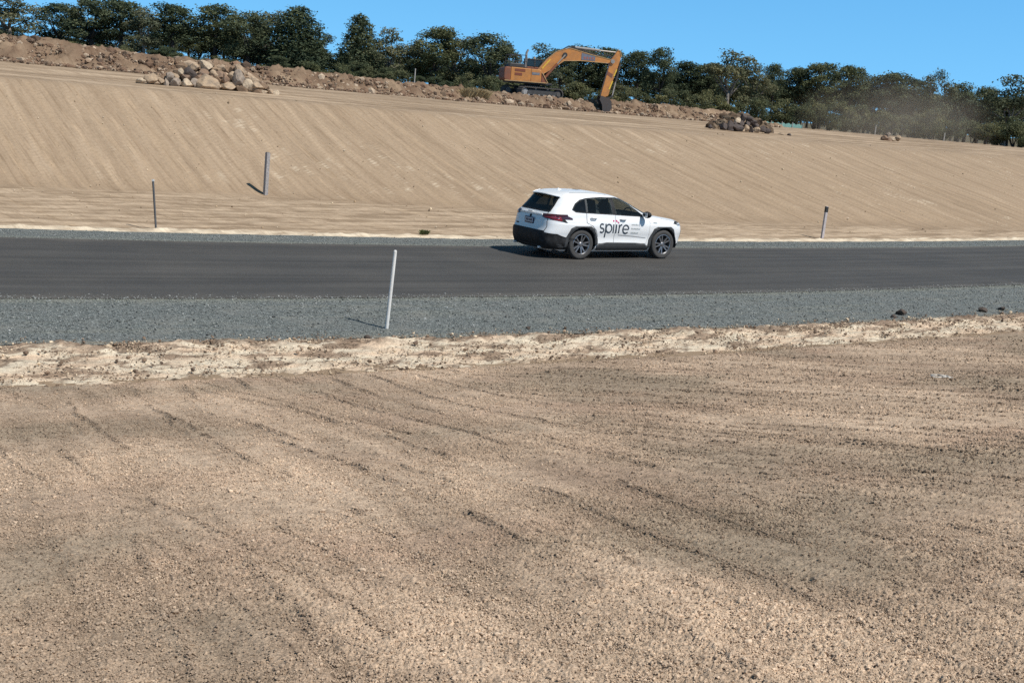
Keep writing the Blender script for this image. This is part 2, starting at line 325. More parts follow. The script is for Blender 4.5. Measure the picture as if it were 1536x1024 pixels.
# gravel shoulders
def gravel_material():
    m, t, p = nt('blue_metal_gravel'); g = N(t, 'ShaderNodeNewGeometry'); v = g.outputs['Position']
    vo = N(t, 'ShaderNodeTexVoronoi', i_Scale=70.); L(t, v, vo.inputs['Vector'])
    n = N(t, 'ShaderNodeTexNoise', i_Scale=1.3, i_Detail=5.); L(t, v, n.inputs[0])
    n2 = N(t, 'ShaderNodeTexNoise', i_Scale=15., i_Detail=4., i_Roughness=.75); L(t, v, n2.inputs[0])
    hv = N(t, 'ShaderNodeSeparateColor'); L(t, vo.outputs['Color'], hv.inputs[0])
    c = ramp(t, hv.outputs[0], [(0, (.048, .054, .052)), (.45, (.130, .144, .138)), (.8, (.21, .228, .216)), (1, (.44, .455, .43))])
    c = mixc(t, c, ramp(t, n2.outputs[0], [(.35, g3(.62)), (.52, g3(1)), (.66, g3(1.3))]), 1., 'MULTIPLY')
    c = mixc(t, c, (.225, .225, .205), ramp(t, n.outputs[0], [(.5, g3(0)), (.72, g3(.55))]))
    a = N(t, 'ShaderNodeAttribute', attribute_name='Col'); c = mixc(t, c, a.outputs['Color'], 1., 'MULTIPLY')
    L(t, c, p.inputs['Base Color']); p.inputs['Roughness'].default_value = .8; p.inputs['Specular IOR Level'].default_value = .3
    b = N(t, 'ShaderNodeBump', i_Strength=.7, i_Distance=.02); L(t, vo.outputs['Distance'], b.inputs['Height']); b.invert = True; L(t, b.outputs[0], p.inputs['Normal'])
    return m
m_grav = gravel_material()
def strip_sheet(name, x0, x1, dx, va, vb_, dv, mat, zoff, amp, col=None, ragged=None):
    xs = np.concatenate([-np.geomspace(400, -x0 + 2, 12), np.arange(x0, x1, dx), np.geomspace(x1 + 2, 400, 12)]); q = np.linspace(0, 1, int((vb_ - va) / dv) + 1)
    X, Q = np.meshgrid(xs, q); A = np.full(X.shape, va); B = np.full(X.shape, vb_)
    if ragged: A, B = ragged(X, A, B)
    Vv = A + (B - A) * Q; Y = yf(X) + Vv; Z = zbase(X, Y) + zoff + .6 * amp * (fbm(X / .3, Y / .3, 3, 301) + .5 * perlin(X / .06, Y / .06, 305))
    C = np.ones(X.shape + (3,)) if col is None else col(X, Y, Vv)
    me = np_mesh(name, np.stack([X, Y, Z], -1).reshape(-1, 3), grid_faces(*X.shape), mat, True, C.reshape(-1, 3), np.stack([X * 1.16, Vv * .87], -1).reshape(-1, 2))
    return tag(link(name, me), kind='structure')
def gcol(X, Y, V):
    a = X * 1.16; C = np.ones(X.shape + (3,))
    C = lerp(C, np.array([1.28, 1.22, 1.10]), sstep(.5, .05, np.abs(V + 9.35)) * .8 + np.clip(fbm(a / 5, V / .25, 2, 311), 0, .6) + sstep(.45, .1, np.abs(V - .12)) * .7)
    C = lerp(C, np.array([1.9, 1.5, 1.1]), sstep(.35, 0, np.abs(V + 13.0)) * np.clip(.3 + fbm(a / .8, V / .3, 2, 313), 0, .8))
    return C
def rag(X, A, B): return A + .35 * fbm(X * 1.16 / 2.2, X * 0, 3, 211) + .05 * fbm(X / .15, X * 0, 2, 317), B
strip_sheet('gravel_shoulder', -24, 36, .05, -13.05, -9.15, .06, m_grav, .012, .014, gcol, rag)
strip_sheet('gravel_shoulder', -30, 45, .09, -.1, 2.62, .07, m_grav, .012, .012, gcol, lambda X, A, B: (A, B + .18 * fbm(X / 1.1, X * 0, 3, 319)))

def road_material():
    m, t, p = nt('new_asphalt'); u = N(t, 'ShaderNodeUVMap'); g = N(t, 'ShaderNodeNewGeometry')
    sc = N(t, 'ShaderNodeVectorMath', operation='MULTIPLY'); sc.inputs[1].default_value = (.05, 1.6, 1); L(t, u.outputs[0], sc.inputs[0])
    n = N(t, 'ShaderNodeTexNoise', i_Scale=1.5, i_Detail=5., i_Roughness=.6); L(t, sc.outputs[0], n.inputs[0])
    n2 = N(t, 'ShaderNodeTexNoise', i_Scale=55., i_Detail=3., i_Roughness=.8); L(t, g.outputs['Position'], n2.inputs[0])
    n3 = N(t, 'ShaderNodeTexNoise', i_Scale=.5, i_Detail=4.); L(t, g.outputs['Position'], n3.inputs[0])
    c = mixc(t, (.056, .0535, .0505), (.079, .0755, .071), ramp(t, n.outputs[0], [(.36, g3(0)), (.66, g3(1))]))
    c = mixc(t, c, ramp(t, n2.outputs[0], [(.3, g3(.6)), (.5, g3(1)), (.72, g3(1.7))]), 1., 'MULTIPLY')
    c = mixc(t, c, ramp(t, n3.outputs[0], [(.35, g3(.9)), (.65, (1.12, 1.1, 1.07))]), 1., 'MULTIPLY')
    sx_ = N(t, 'ShaderNodeSeparateXYZ'); L(t, u.outputs[0], sx_.inputs[0])
    jn = N(t, 'ShaderNodeMath', operation='MULTIPLY_ADD'); L(t, sx_.outputs[1], jn.inputs[0]); jn.inputs[1].default_value = -1 / 8.05; jn.inputs[2].default_value = 0
    c = mixc(t, c, ramp(t, jn.outputs[0], [(.06, g3(1)), (.12, g3(1.07)), (.20, g3(.98)), (.30, g3(1.06)), (.40, g3(1)), (.487, g3(1.04)), (.493, g3(.86)), (.499, g3(1.02)), (.62, g3(1.06)), (.72, g3(.97)), (.84, g3(1.07)), (.94, g3(1))]), 1., 'MULTIPLY')
    n5 = N(t, 'ShaderNodeTexNoise', i_Scale=.8, i_Detail=5.); L(t, g.outputs['Position'], n5.inputs[0])
    ab = N(t, 'ShaderNodeMath', operation='ADD'); L(t, sx_.outputs[1], ab.inputs[0]); ab.inputs[1].default_value = 4.02; a2 = N(t, 'ShaderNodeMath', operation='ABSOLUTE'); L(t, ab.outputs[0], a2.inputs[0])
    a3 = N(t, 'ShaderNodeMath', operation='MULTIPLY_ADD'); L(t, n5.outputs[0], a3.inputs[0]); a3.inputs[1].default_value = 1.2; L(t, a2.outputs[0], a3.inputs[2]); a4 = N(t, 'ShaderNodeMath', operation='MULTIPLY'); L(t, a3.outputs[0], a4.inputs[0]); a4.inputs[1].default_value = .2
    c = mixc(t, c, (.15, .135, .115), ramp(t, a4.outputs[0], [(.82, g3(0)), (.96, g3(.6))]))
    L(t, c, p.inputs['Base Color']); p.inputs['Roughness'].default_value = .75; p.inputs['Specular IOR Level'].default_value = .3
    b = N(t, 'ShaderNodeBump', i_Strength=.5, i_Distance=.008); L(t, n2.outputs[0], b.inputs['Height']); L(t, b.outputs[0], p.inputs['Normal'])
    return m
strip_sheet('road', -30, 45, .2, -9.25, 0, .1, road_material(), .022, .002, None, lambda X, A, B: (A + .06 * fbm(X / .4, X * 0, 3, 331), B + .05 * fbm(X / .5, X * 0, 3, 333)))

# ------------------------------------------------------------------ loose stones and clods
def ico(sub, seed, rough=.35, flat=1.0, cuts=7):
    bm = bmesh.new(); bmesh.ops.create_icosphere(bm, subdivisions=sub, radius=1); r = random.Random(seed)
    pl = [(Vector((r.gauss(0, 1), r.gauss(0, 1), r.gauss(0, 1))).normalized(), r.uniform(.55, .9)) for _ in range(cuts)]
    ph = [(Vector((r.uniform(-2, 2), r.uniform(-2, 2), r.uniform(-2, 2))), r.uniform(0, 6)) for _ in range(5)]
    for v in bm.verts:
        c = v.co.copy()
        for n, d in pl:
            k = c.dot(n)
            if k > d: c -= n * (k - d) * .85
        c *= 1 + rough * .25 * sum(math.sin(q.dot(v.co) * 1.5 + f) for q, f in ph) / 3
        v.co = Vector((c.x, c.y, c.z * flat))
    V = np.array([v.co[:] for v in bm.verts]); Ff = np.array([[v.index for v in f.verts] for f in bm.faces]); bm.free(); return V, Ff
def scatter(name, pos, size, cols, mat, seed, sub=1, sink=.3, label=None):
    """many loose lumps as one mesh of stuff"""
    rg = np.random.default_rng(seed); prot = [ico(sub, seed + i, .5, .75) for i in range(5)]
    VV, FF, CC = [], [], []; b = 0; n = len(pos); k = rg.integers(0, 5, n)
    for j in range(5):
        idx = np.where(k == j)[0]
        if not len(idx): continue
        V, Ff = prot[j]; m_ = len(idx); an = rg.uniform(0, 2 * PI, m_); c, s = np.cos(an)[:, None], np.sin(an)[:, None]
        sc = size[idx][:, None]; ax = rg.uniform(.7, 1.35, (m_, 3))
        x = V[None, :, 0] * sc * ax[:, :1]; y = V[None, :, 1] * sc * ax[:, 1:2]; z = V[None, :, 2] * sc * ax[:, 2:]
        P = np.stack([x * c - y * s, x * s + y * c, z], -1) + pos[idx][:, None, :]; P[..., 2] += sc * (.75 - 2 * sink * .75)
        VV.append(P.reshape(-1, 3)); FF.append((Ff[None] + (np.arange(m_) * len(V))[:, None, None]).reshape(-1, 3) + b); b += m_ * len(V)
        CC.append(np.repeat(cols[idx], len(V), 0))
    me = np_mesh(name, np.concatenate(VV), np.concatenate(FF), mat, False, np.concatenate(CC)); o = link(name, me); return tag(o, label=label, kind='stuff')
m_stone = soil_material('loose_stone', 22., 5., .5, .02, lo=.7, hi=1.2)
rg = np.random.default_rng(5)
def pick(cols, n, jit=.25):
    c = np.array(cols)[rg.integers(0, len(cols), n)]; return c * rg.uniform(1 - jit, 1 + jit, (n, 1))
# clods on the field
n = 560000; ta_ = rg.uniform(-.55, .55, n); yy = 2.6 * (24 / 2.6) ** rg.uniform(0, 1, n) ; xx = ta_ * yy
tk_, bg_, fl_, rl_ = field_relief(xx, yy); dens = fbm(xx / 1.3, yy / 1.3, 3, 141) - .6 * tk_
ok = (yy - yf(xx) < soil_edge(xx) + .1) & (rg.uniform(0, 1, n) < np.clip(.40 + .8 * dens + .9 * fl_, .12, 1)); xx, yy, fl_, rl_ = xx[ok], yy[ok], fl_[ok], rl_[ok]; n = len(xx)
sz = np.exp(rg.normal(math.log(.0035), .38, n)) * (yy / 4.3) ** .45 * (1 + .45 * fl_)
scatter('loose_soil_clods', np.stack([xx, yy, zbase(xx, yy) + .055 * sstep(0, .22, soil_edge(xx) + .5 * fbm(xx / 1.9, xx * 0 + 3, 4, 88) - yy + yf(xx)) + rl_ + .003], -1), np.clip(sz, 0.003, .035), pick([[.455, .345, .25], [.37, .275, .20], [.495, .38, .28], [.425, .32, .233]], n, .15) * ((1 - .25 * fl_) * (1 - 1.0 * np.clip(fbm(xx / 2.6, yy / 3.4, 4, 521), -.2, .3)) * (1 + .3 * np.clip(stretched(xx, yy, d65 - .1, .9, 9., 501, 2), -.6, .6)))[:, None], m_stone, 11)
# clods and stones along the verge
n = 70000; xx = rg.uniform(-16, 24, n); q = rg.uniform(0, 1, n); vv = np.where(q < .28, -13.3 + rg.normal(0, .28, n), np.where(q < .45, soil_edge(xx) + rg.normal(0, .18, n), rg.uniform(-15.9, -13.2, n)))
ok = (fbm(xx * 1.16 / 1.1, vv, 3, 213) + rg.uniform(-.4, .4, n)) > .02; xx, vv = xx[ok], vv[ok]; n = len(xx); yy = yf(xx) + vv
scatter('verge_clods', np.stack([xx, yy, zbase(xx, yy) + .03], -1), np.clip(np.exp(rg.normal(math.log(.0085), .55, n)), .004, .05), pick([[.24, .17, .12], [.16, .115, .085], [.62, .50, .36], [.34, .25, .18]], n), m_stone, 12)
# pale chips on the gravel
n = 22000; xx = rg.uniform(-15, 24, n); vv = np.where(rg.uniform(0, 1, n) < .8, np.where(rg.uniform(0, 1, n) < .2, -9.3 + np.abs(rg.normal(0, .22, n)), rg.uniform(-13.1, -9.2, n)), rg.uniform(-.15, 2.5, n)); yy = yf(xx) + vv
scatter('loose_gravel', np.stack([xx, yy, zbase(xx, yy) + .02], -1), np.exp(rg.normal(math.log(.0105), .32, n)), pick([[.27, .28, .27], [.17, .18, .175], [.33, .34, .33], [.12, .125, .12]], n), m_stone, 13)
# rubble over the berm and at its foot
n = 30000; xx = rg.uniform(-34, 19, n); vv = berm_v(xx) + np.where(rg.uniform(0, 1, n) < .8, rg.uniform(-.3, 3.6, n), -np.abs(rg.normal(0, .9, n))); yy = yf(xx) + vv
ok = fbm(xx / 2, yy / 1.2, 3, 231) + rg.uniform(-.45, .45, n) > -.05; xx, yy = xx[ok], yy[ok]; n = len(xx)
scatter('berm_rubble', np.stack([xx, yy, zbase(xx, yy) + .02], -1), np.clip(np.exp(rg.normal(math.log(.045), .6, n)), .02, .3), pick([[.25, .175, .12], [.13, .09, .065], [.19, .12, .08], [.40, .31, .225], [.21, .135, .09]], n), m_stone, 14)  # darker stones in the mix also stand in for shadow
# pebbles on the batter
n = 700; xx = rg.uniform(-24, 30, n); vv = rg.uniform(2.7, 24, n); yy = yf(xx) + vv
scatter('batter_pebbles', np.stack([xx, yy, zbase(xx, yy) + .02], -1), np.clip(np.exp(rg.normal(math.log(.017), .5, n)), .01, .055), pick([[.62, .50, .35], [.25, .18, .12], [.42, .31, .2], [.66, .54, .4]], n), m_stone, 15)

# fill of broken rock between the heaped boulders
P_ = []
for (a0, b0, a1, b1, n_, hh) in ((236, 127, 385, 141, 400, 1.15), (1072, 194, 1156, 200, 260, .95)):
    for k in range(n_):
        u = rg.uniform(); w = rg.uniform(); g0 = on_ground(a0 + (a1 - a0) * u, b0 + (b1 - b0) * u); e = hh * math.sin(PI * u) ** .7 * w
        P_.append((g0.x + rg.normal(0, .15), g0.y + .5 + .8 * e + rg.uniform(0, .5), g0.z + e * .85))
P_ = np.array(P_); scatter('heap_rubble', P_, np.clip(np.exp(rg.normal(math.log(.17), .4, len(P_))), .06, .4), pick([[.30, .215, .145], [.22, .15, .1], [.36, .27, .19]], len(P_)) * np.where(np.arange(len(P_)) >= 400, .45, 1.)[:, None], m_stone, 16)
# ------------------------------------------------------------------ the white car
HD = math.atan2(1.42, 2.34)
HD += math.radians(3.0); CS = 1.05
car = empty('suv_car', (1.61 - .85 * CS * math.sin(HD), 33.62 + .85 * CS * math.cos(HD), .024), HD, label='white five door suv with dark lettering on its doors, driving on the asphalt road', cat='car'); car.scale = (CS,) * 3
m_paint = plain('white_paint', (.86, .865, .86), .32, 0, .35, var=.03, scale=3)
m_blk = plain('black_plastic', (.013, .013, .014), .6, var=.2, scale=9, bump=.1, spec=.25)
m_trim = plain('charcoal_cladding', (.040, .042, .044), .65, var=.15, scale=9, bump=.1)
m_seam = plain('dark_gap', (.03, .03, .032), .8)
m_gap_crease = plain('panel_gap_and_crease', (.30, .31, .32), .8)
m_tyre = plain('tyre_rubber', (.055, .053, .051), .85, var=.2, scale=12, bump=.2)
m_alloy = plain('alloy_wheel', (.34, .34, .35), .3, .85, var=.1)
m_dark = plain('dark_interior', (.022, .022, .024), .7)
m_seat = plain('grey_seat_cloth', (.05, .05, .054), .9)
m_ink = plain('dark_slate_lettering', (.045, .062, .080), .5, var=.02)
m_pink = plain('magenta_lettering', (.52, .035, .16), .5, var=.02)
m_inkl = plain('pale_grey_lettering', (.36, .40, .40), .5, var=.02)
m_red = plain('red_lamp_lens', (.30, .008, .012), .12, 0, .8, var=.1)
m_redd = plain('smoked_lamp_lens', (.05, .008, .010), .15, 0, .6, var=.1)
m_chr = plain('bright_trim', (.80, .81, .82), .22, .3, var=.02)
m_blue = plain('navy_plate_frame', (.012, .025, .085), .4)
m_plate = plain('pale_plate_face', (.62, .66, .70), .4, var=.04)
def glass(name, tint, alpha):
    m, t, p = nt(name); p.inputs['Base Color'].default_value = (*tint, 1); p.inputs['Roughness'].default_value = .03; p.inputs['Specular IOR Level'].default_value = .5; p.inputs['IOR'].default_value = 1.5
    tr = N(t, 'ShaderNodeBsdfTransparent'); tr.inputs[0].default_value = (.62, .68, .66, 1); mx = N(t, 'ShaderNodeMixShader'); mx.inputs[0].default_value = alpha
    L(t, tr.outputs[0], mx.inputs[1]); L(t, p.outputs[0], mx.inputs[2]); L(t, mx.outputs[0], t.nodes['Material Output'].inputs[0]); return m
m_glass = glass('tinted_glass', (.012, .016, .018), .45)
m_glassd = glass('privacy_glass', (.008, .010, .012), .72)

Zs = [.19, .30, .42, .52, .60, .68, .76, .84, .90, .95, 1.0, 1.04, 1.08, 1.12, 1.17, 1.24, 1.32, 1.40, 1.48, 1.54, 1.585, 1.62, 1.648, 1.668, 1.682, 1.69]
XR = [-.82, -1.0, -1.06, -1.08, -1.08, -1.06, -1.03, -1.01, -1.0, -.99, -.98, -.97, -.96, -.915, -.885, -.835, -.775, -.71, -.645, -.60, -.575, -.50, -.40, -.25, -.02, .25]
XF = [3.30, 3.50, 3.57, 3.60, 3.62, 3.625, 3.615, 3.59, 3.55, 3.48, 3.33, 3.06, 2.72, 2.46, 2.33, 2.18, 2.01, 1.83, 1.63, 1.46, 1.30, 1.12, .92, .74, .58, .45]
WW = [.79, .885, .905, .90, .905, .918, .925, .927, .926, .92, .905, .893, .886, .88, .868, .848, .822, .792, .758, .728, .70, .655, .58, .46, .30, .10]
NR = [7] * 13 + [6.5, 6, 5.5, 5, 5, 5, 5, 5, 4.5, 4, 3.5, 3, 2.5]
NF = [4.2] * 10 + [4.2, 4.2, 4.2, 4, 3.6, 3.4, 3.2, 3.2, 3.2, 3.2, 3.2, 3.2, 3, 3, 2.8, 2.5]
zz = np.concatenate([np.arange(.19, .90, .016), np.arange(.90, 1.14, .008), np.arange(1.14, 1.56, .014), np.linspace(1.56, 1.69, 34)])
def spl(a):                                    # smooth interpolation through the table
    x = np.array(Zs); y = np.array(a, float); d = np.diff(y) / np.diff(x); m = np.zeros(len(x)); m[0] = d[0]; m[-1] = d[-1]
    for i in range(1, len(x) - 1): m[i] = 0 if d[i - 1] * d[i] <= 0 else 2 * d[i - 1] * d[i] / (d[i - 1] + d[i])
    i = np.clip(np.searchsorted(x, zz) - 1, 0, len(x) - 2); h = x[i + 1] - x[i]; t = (zz - x[i]) / h
    return (2 * t ** 3 - 3 * t ** 2 + 1) * y[i] + (t ** 3 - 2 * t ** 2 + t) * h * m[i] + (-2 * t ** 3 + 3 * t ** 2) * y[i + 1] + (t ** 3 - t ** 2) * h * m[i + 1]
xr_, xf_, ww_, nr_, nf_ = map(spl, (XR, XF, WW, NR, NF))
NP = 300
def slice_pts(i):
    xr, xf, w = xr_[i], xf_[i], ww_[i]; xc, a = (xr + xf) / 2, (xf - xr) / 2
    th = np.linspace(0, PI, 1400); n = np.where(th < PI / 2, nr_[i], nf_[i]); e = 2 / n
    x = xc - a * np.sign(np.cos(th)) * np.abs(np.cos(th)) ** e; y = w * np.abs(np.sin(th)) ** e
    s = np.concatenate([[0], np.cumsum(np.hypot(np.diff(x), np.diff(y)))]); q = np.linspace(0, s[-1], NP)
    return np.interp(q, s, x), np.interp(q, s, y)
VV = []
for i in range(len(zz)):
    x, y = slice_pts(i)
    if zz[i] < .9: y = y * (1 + .018 * np.exp(-((x - 0) / .55) ** 2) * sstep(.4, .75, zz[i]) + .014 * np.exp(-((x - 2.69) / .55) ** 2) * sstep(.4, .75, zz[i]) - .016 * np.exp(-((x - 1.35) / .7) ** 2) * np.exp(-((zz[i] - .52) / .14) ** 2))
    VV.append(np.concatenate([np.stack([x, -y, np.full(NP, zz[i])], -1), np.stack([x[-2:0:-1], y[-2:0:-1], np.full(NP - 2, zz[i])], -1)]))
nc = 2 * NP - 2; V = np.concatenate(VV)
q = np.arange(len(zz) - 1)[:, None] * nc + np.arange(nc)[None]; q2 = np.arange(len(zz) - 1)[:, None] * nc + (np.arange(nc)[None] + 1) % nc
FQ = np.stack([q, q2, q2 + nc, q + nc], -1).reshape(-1, 4)
BV = BVHTree.FromPolygons([tuple(p) for p in V], [tuple(f) for f in FQ])
def inside(poly, x, z):
    r = np.zeros(x.shape, bool); j = len(poly) - 1
    for i in range(len(poly)):
        xi, zi = poly[i]; xj, zj = poly[j]
        r ^= ((zi > z) != (zj > z)) & (x < (xj - xi) * (z - zi) / (zj - zi + 1e-12) + xi); j = i
    return r
P_QTR = [(-.30, 1.245), (-.21, 1.20), (.10, 1.185), (.10, 1.50), (-.06, 1.47), (-.20, 1.38)]
P_RDR = [(.15, 1.183), (.95, 1.155), (.90, 1.545), (.60, 1.548), (.15, 1.515)]
P_FDR = [(1.06, 1.15), (2.02, 1.10), (1.86, 1.21), (1.60, 1.37), (1.36, 1.485), (1.16, 1.535), (1.01, 1.545)]
P_REAR = [(-.60, 1.185), (.60, 1.185), (.535, 1.52), (.50, 1.545), (-.50, 1.545), (-.535, 1.52)]
P_FRONT = [(-.70, 1.14), (.70, 1.14), (.56, 1.54), (-.56, 1.54)]
def shrink(poly, d):
    cx = sum(p[0] for p in poly) / len(poly); cz = sum(p[1] for p in poly) / len(poly)
    return [(cx + (x - cx) * (1 - d / max(.1, math.hypot(x - cx, z - cz))), cz + (z - cz) * (1 - d / max(.1, math.hypot(x - cx, z - cz)))) for x, z in poly]
ct = V[FQ].mean(1); side = np.abs(ct[:, 1]) > .5; dele = np.zeros(len(FQ), bool)
for ax_ in (0, 2.69): dele |= side & (np.hypot(ct[:, 0] - ax_, ct[:, 2] - .385) < .445)
for pl in (P_QTR, P_RDR, P_FDR): dele |= side & inside(shrink(pl, .012), ct[:, 0], ct[:, 2])
dele |= (ct[:, 0] < -.4) & inside(shrink(P_REAR, .015), ct[:, 1], ct[:, 2])
dele |= (ct[:, 0] > 1.2) & inside(shrink(P_FRONT, .015), ct[:, 1], ct[:, 2])
body = link('body', np_mesh('body', V, FQ[~dele], m_paint, True), None, car)
def arc(cx, cz, r, a0, a1, n): return [(cx + r * math.cos(math.radians(a0 + (a1 - a0) * i / n)), cz + r * math.sin(math.radians(a0 + (a1 - a0) * i / n))) for i in range(n + 1)]
def drape(name, poly, mat, parent, axis='-y', off=.004, hole=None, step=.05, thick=0, smooth=True):
    """a panel cut to an outline and laid over the body skin"""
    q_ = []
    for i, p in enumerate(poly):
        a, b = Vector(p), Vector(poly[(i + 1) % len(poly)]); n_ = max(1, int((b - a).length / .035)); q_ += [tuple(a.lerp(b, k / n_)) for k in range(n_)]
    poly = q_
    pts = [Vector(p) for p in poly]; ed = [(i, (i + 1) % len(poly)) for i in range(len(poly))]; fc = [list(range(len(poly)))]
    xs_, zs_ = [p[0] for p in poly], [p[1] for p in poly]
    gx = np.arange(min(xs_) + step / 2, max(xs_), step); gq = np.arange(min(zs_) + step / 2, max(zs_), step)
    if len(gx) and len(gq):
        A, B = np.meshgrid(gx, gq); k = inside(shrink(poly, .008), A.ravel(), B.ravel()); pts += [Vector((a, b)) for a, b in zip(A.ravel()[k], B.ravel()[k])]
    r = delaunay_2d_cdt(pts, ed, fc, 1, 1e-5); vo, fo = r[0], r[2]; out = []
    for p in vo:
        o, d = {'-y': (Vector((p.x, -3, p.y)), Vector((0, 1, 0))), '+y': (Vector((p.x, 3, p.y)), Vector((0, -1, 0))), '-x': (Vector((-4, p.x, p.y)), Vector((1, 0, 0))), '+x': (Vector((8, p.x, p.y)), Vector((-1, 0, 0))), '+z': (Vector((p.x, p.y, 4)), Vector((0, 0, -1)))}[axis]
        h = BV.ray_cast(o, d)
        if h[0] is None: h = BV.find_nearest(Vector((p.x, -.9 if axis == '-y' else .9, p.y)) if axis in ('-y', '+y') else (Vector((-.9, p.x, p.y)) if axis == '-x' else Vector((3.5, p.x, p.y))))
        nn = h[1] if h[1].dot(d) < 0 else -h[1]
        out.append(h[0] + nn * off)
    fl = axis in ('+y', '-x')
    mb = MB().add(out, [list(f)[::-1] if fl else list(f) for f in fo]); o_ = mb.build(name, mat, parent, smooth)
    if thick: md = o_.modifiers.new('solid', 'SOLIDIFY'); md.thickness = thick; md.offset = -1
    return o_
def line(pts, w):                              # thin strip along a polyline as an outline
    P = [Vector(p) for p in pts]; l, r = [], []
    for i, p in enumerate(P):
        d = (P[min(i + 1, len(P) - 1)] - P[max(0, i - 1)]).normalized(); nn = Vector((-d.y, d.x)); l.append(p + nn * w / 2); r.append(p - nn * w / 2)
    return [tuple(q) for q in l + r[::-1]]
for sd_ in ('-y', '+y'):
    sg = -1 if sd_ == '-y' else 1
    # glass with black surround
    o = drape('quarter_window', P_QTR, m_glassd, car, sd_, .003)
    o = drape('rear_side_window', P_RDR, m_glass, car, sd_, .003)
    o = drape('front_side_window', P_FDR, m_glass, car, sd_, .003)
    drape('pillar_trim', [(.95, 1.15), (1.06, 1.145), (1.01, 1.55), (.90, 1.55)], m_blk, car, sd_, .006)
    drape('pillar_trim', [(.10, 1.18), (.15, 1.178), (.15, 1.52), (.10, 1.505)], m_trim, car, sd_, .006)
    drape('window_surround', line([(-.21, 1.195), (.10, 1.178), (1.0, 1.146), (2.04, 1.095)], .022), m_blk, car, sd_, .007)
    drape('window_surround', line([(2.04, 1.10), (1.87, 1.215), (1.61, 1.378), (1.37, 1.495), (1.16, 1.546), (.60, 1.558), (.15, 1.525), (-.06, 1.48), (-.21, 1.388), (-.315, 1.245), (-.21, 1.195)], .024), m_blk, car, sd_, .007)
    # doors: skins a few mm proud, with their gaps behind
    A_R = [(-.30 + .57, .44), (1.02, .44), (1.02, 1.142), (.13, 1.17), (.13, .92), (.22, .80), (.40, .70), (.48, .60), (.50, .50)]
    A_R = [(.50, .41), (1.02, .41), (1.02, 1.132), (.12, 1.162), (.12, .93), (.30, .86), (.42, .75), (.49, .60)]
    A_F = [(1.032, .41), (2.10, .41), (2.16, .60), (2.17, .95), (2.07, 1.085), (1.032, 1.130)]
    drape('door_gap', [(.485, .40), (2.113, .40), (2.173, .60), (2.183, .955), (2.083, 1.09), (1.03, 1.137), (.107, 1.168), (.107, .925), (.29, .85), (.41, .742), (.478, .60)], m_gap_crease, car, sd_, .002)
    rd = drape('rear_door', A_R, m_paint, car, sd_, .0075, step=.04)
    fd = drape('front_door', A_F, m_paint, car, sd_, .0075, step=.04)
    for dr, hx, hz in ((rd, .22, 1.055), (fd, 1.17, 1.03)):
        y_ = sg * .925
        MB().tube([(hx, y_ - sg * .01, hz), (hx + .03, y_ + sg * .03, hz + .004), (hx + .17, y_ + sg * .032, hz + .002), (hx + .20, y_ - sg * .01, hz - .002)], [.012, .016, .016, .012], 8).build('door_handle', m_paint, dr, True)
        drape('handle_recess_shade', line([(hx + .02, hz - .022), (hx + .19, hz - .026)], .016), m_seam, dr, sd_, .011)  # dark strip paints the shade below the handle
    drape('door_crease_shade', line([(1.15, .625), (1.6, .595), (2.08, .55)], .022), m_gap_crease, fd, sd_, .009)  # grey strip paints the shade along the crease of the door
    # cladding
    for ax_ in (0, 2.69):
        out = [(ax_ - .52, .30), (ax_ - .50, .52), (ax_ - .36, .79), (ax_ - .24, .845), (ax_ + .24, .845), (ax_ + .36, .78), (ax_ + .50, .52), (ax_ + .51, .38)]
        inn = arc(ax_, .385, .432, 3, 180, 16)
        drape('wheel_arch_trim', out + [(ax_ + .431, .36)] + inn[1:] + [(ax_ - .432, .30)], m_trim, car, sd_, .022, thick=.03)
        b = MB(); n_ = 18; rr_ = .448
        for k in range(n_ + 1):
            a = math.radians(-12 + 204 * k / n_); b.v += [(ax_ + rr_ * math.cos(a), sg * .91, .385 + rr_ * math.sin(a)), (ax_ + rr_ * math.cos(a), sg * .50, .385 + rr_ * math.sin(a))]
        b.f = [[2 * k, 2 * k + 1, 2 * k + 3, 2 * k + 2] for k in range(n_)] + [[2 * k + 1 for k in range(n_ + 1)]]
        b.build('wheel_well', m_dark, car)
    drape('sill_trim', [(.50, .24), (2.20, .24), (2.19, .33), (2.05, .40), (1.75, .425), (.80, .435), (.56, .40), (.49, .34)], m_trim, car, sd_, .020, thick=.02)
    drape('bumper_corner', [(-.96, .30), (-.50, .30), (-.50, .38), (-.66, .41), (-.80, .56), (-.96, .64)], m_trim, car, sd_, .012)
    drape('front_lip', [(3.14, .28), (3.42, .28), (3.44, .40), (3.22, .37)], m_trim, car, sd_, .012)
    # lamp wrapping onto the flank
    drape('tail_lamp_tip', [(-.90, .985), (-.60, .945), (-.47, .915), (-.60, 1.055), (-.70, 1.085), (-.88, 1.105)], m_blk, car, sd_, .008)
    o = drape('tail_lamp', [(-.89, .995), (-.66, .962), (-.62, .975), (-.66, 1.06), (-.88, 1.09)], m_red, car, sd_, .013)
    drape('lamp_highlight', line([(-.85, 1.045), (-.70, 1.018)], .018), m_chr, o, sd_, .016)  # pale strip painted as a glint on the lens
    drape('headlamp', [(3.05, .93), (3.30, .87), (3.44, .86), (3.40, .93), (3.18, .985)], m_blk, car, sd_, .008)
    drape('fender_badge', line([(2.30, .955), (2.42, .945)], .018), m_inkl, car, sd_, .008)
    # mirror
    mi = MB().tube([(1.93, sg * .83, 1.12), (1.97, sg * .93, 1.13)], [.035, .03], 8).build('mirror_stalk', m_blk, car, True)
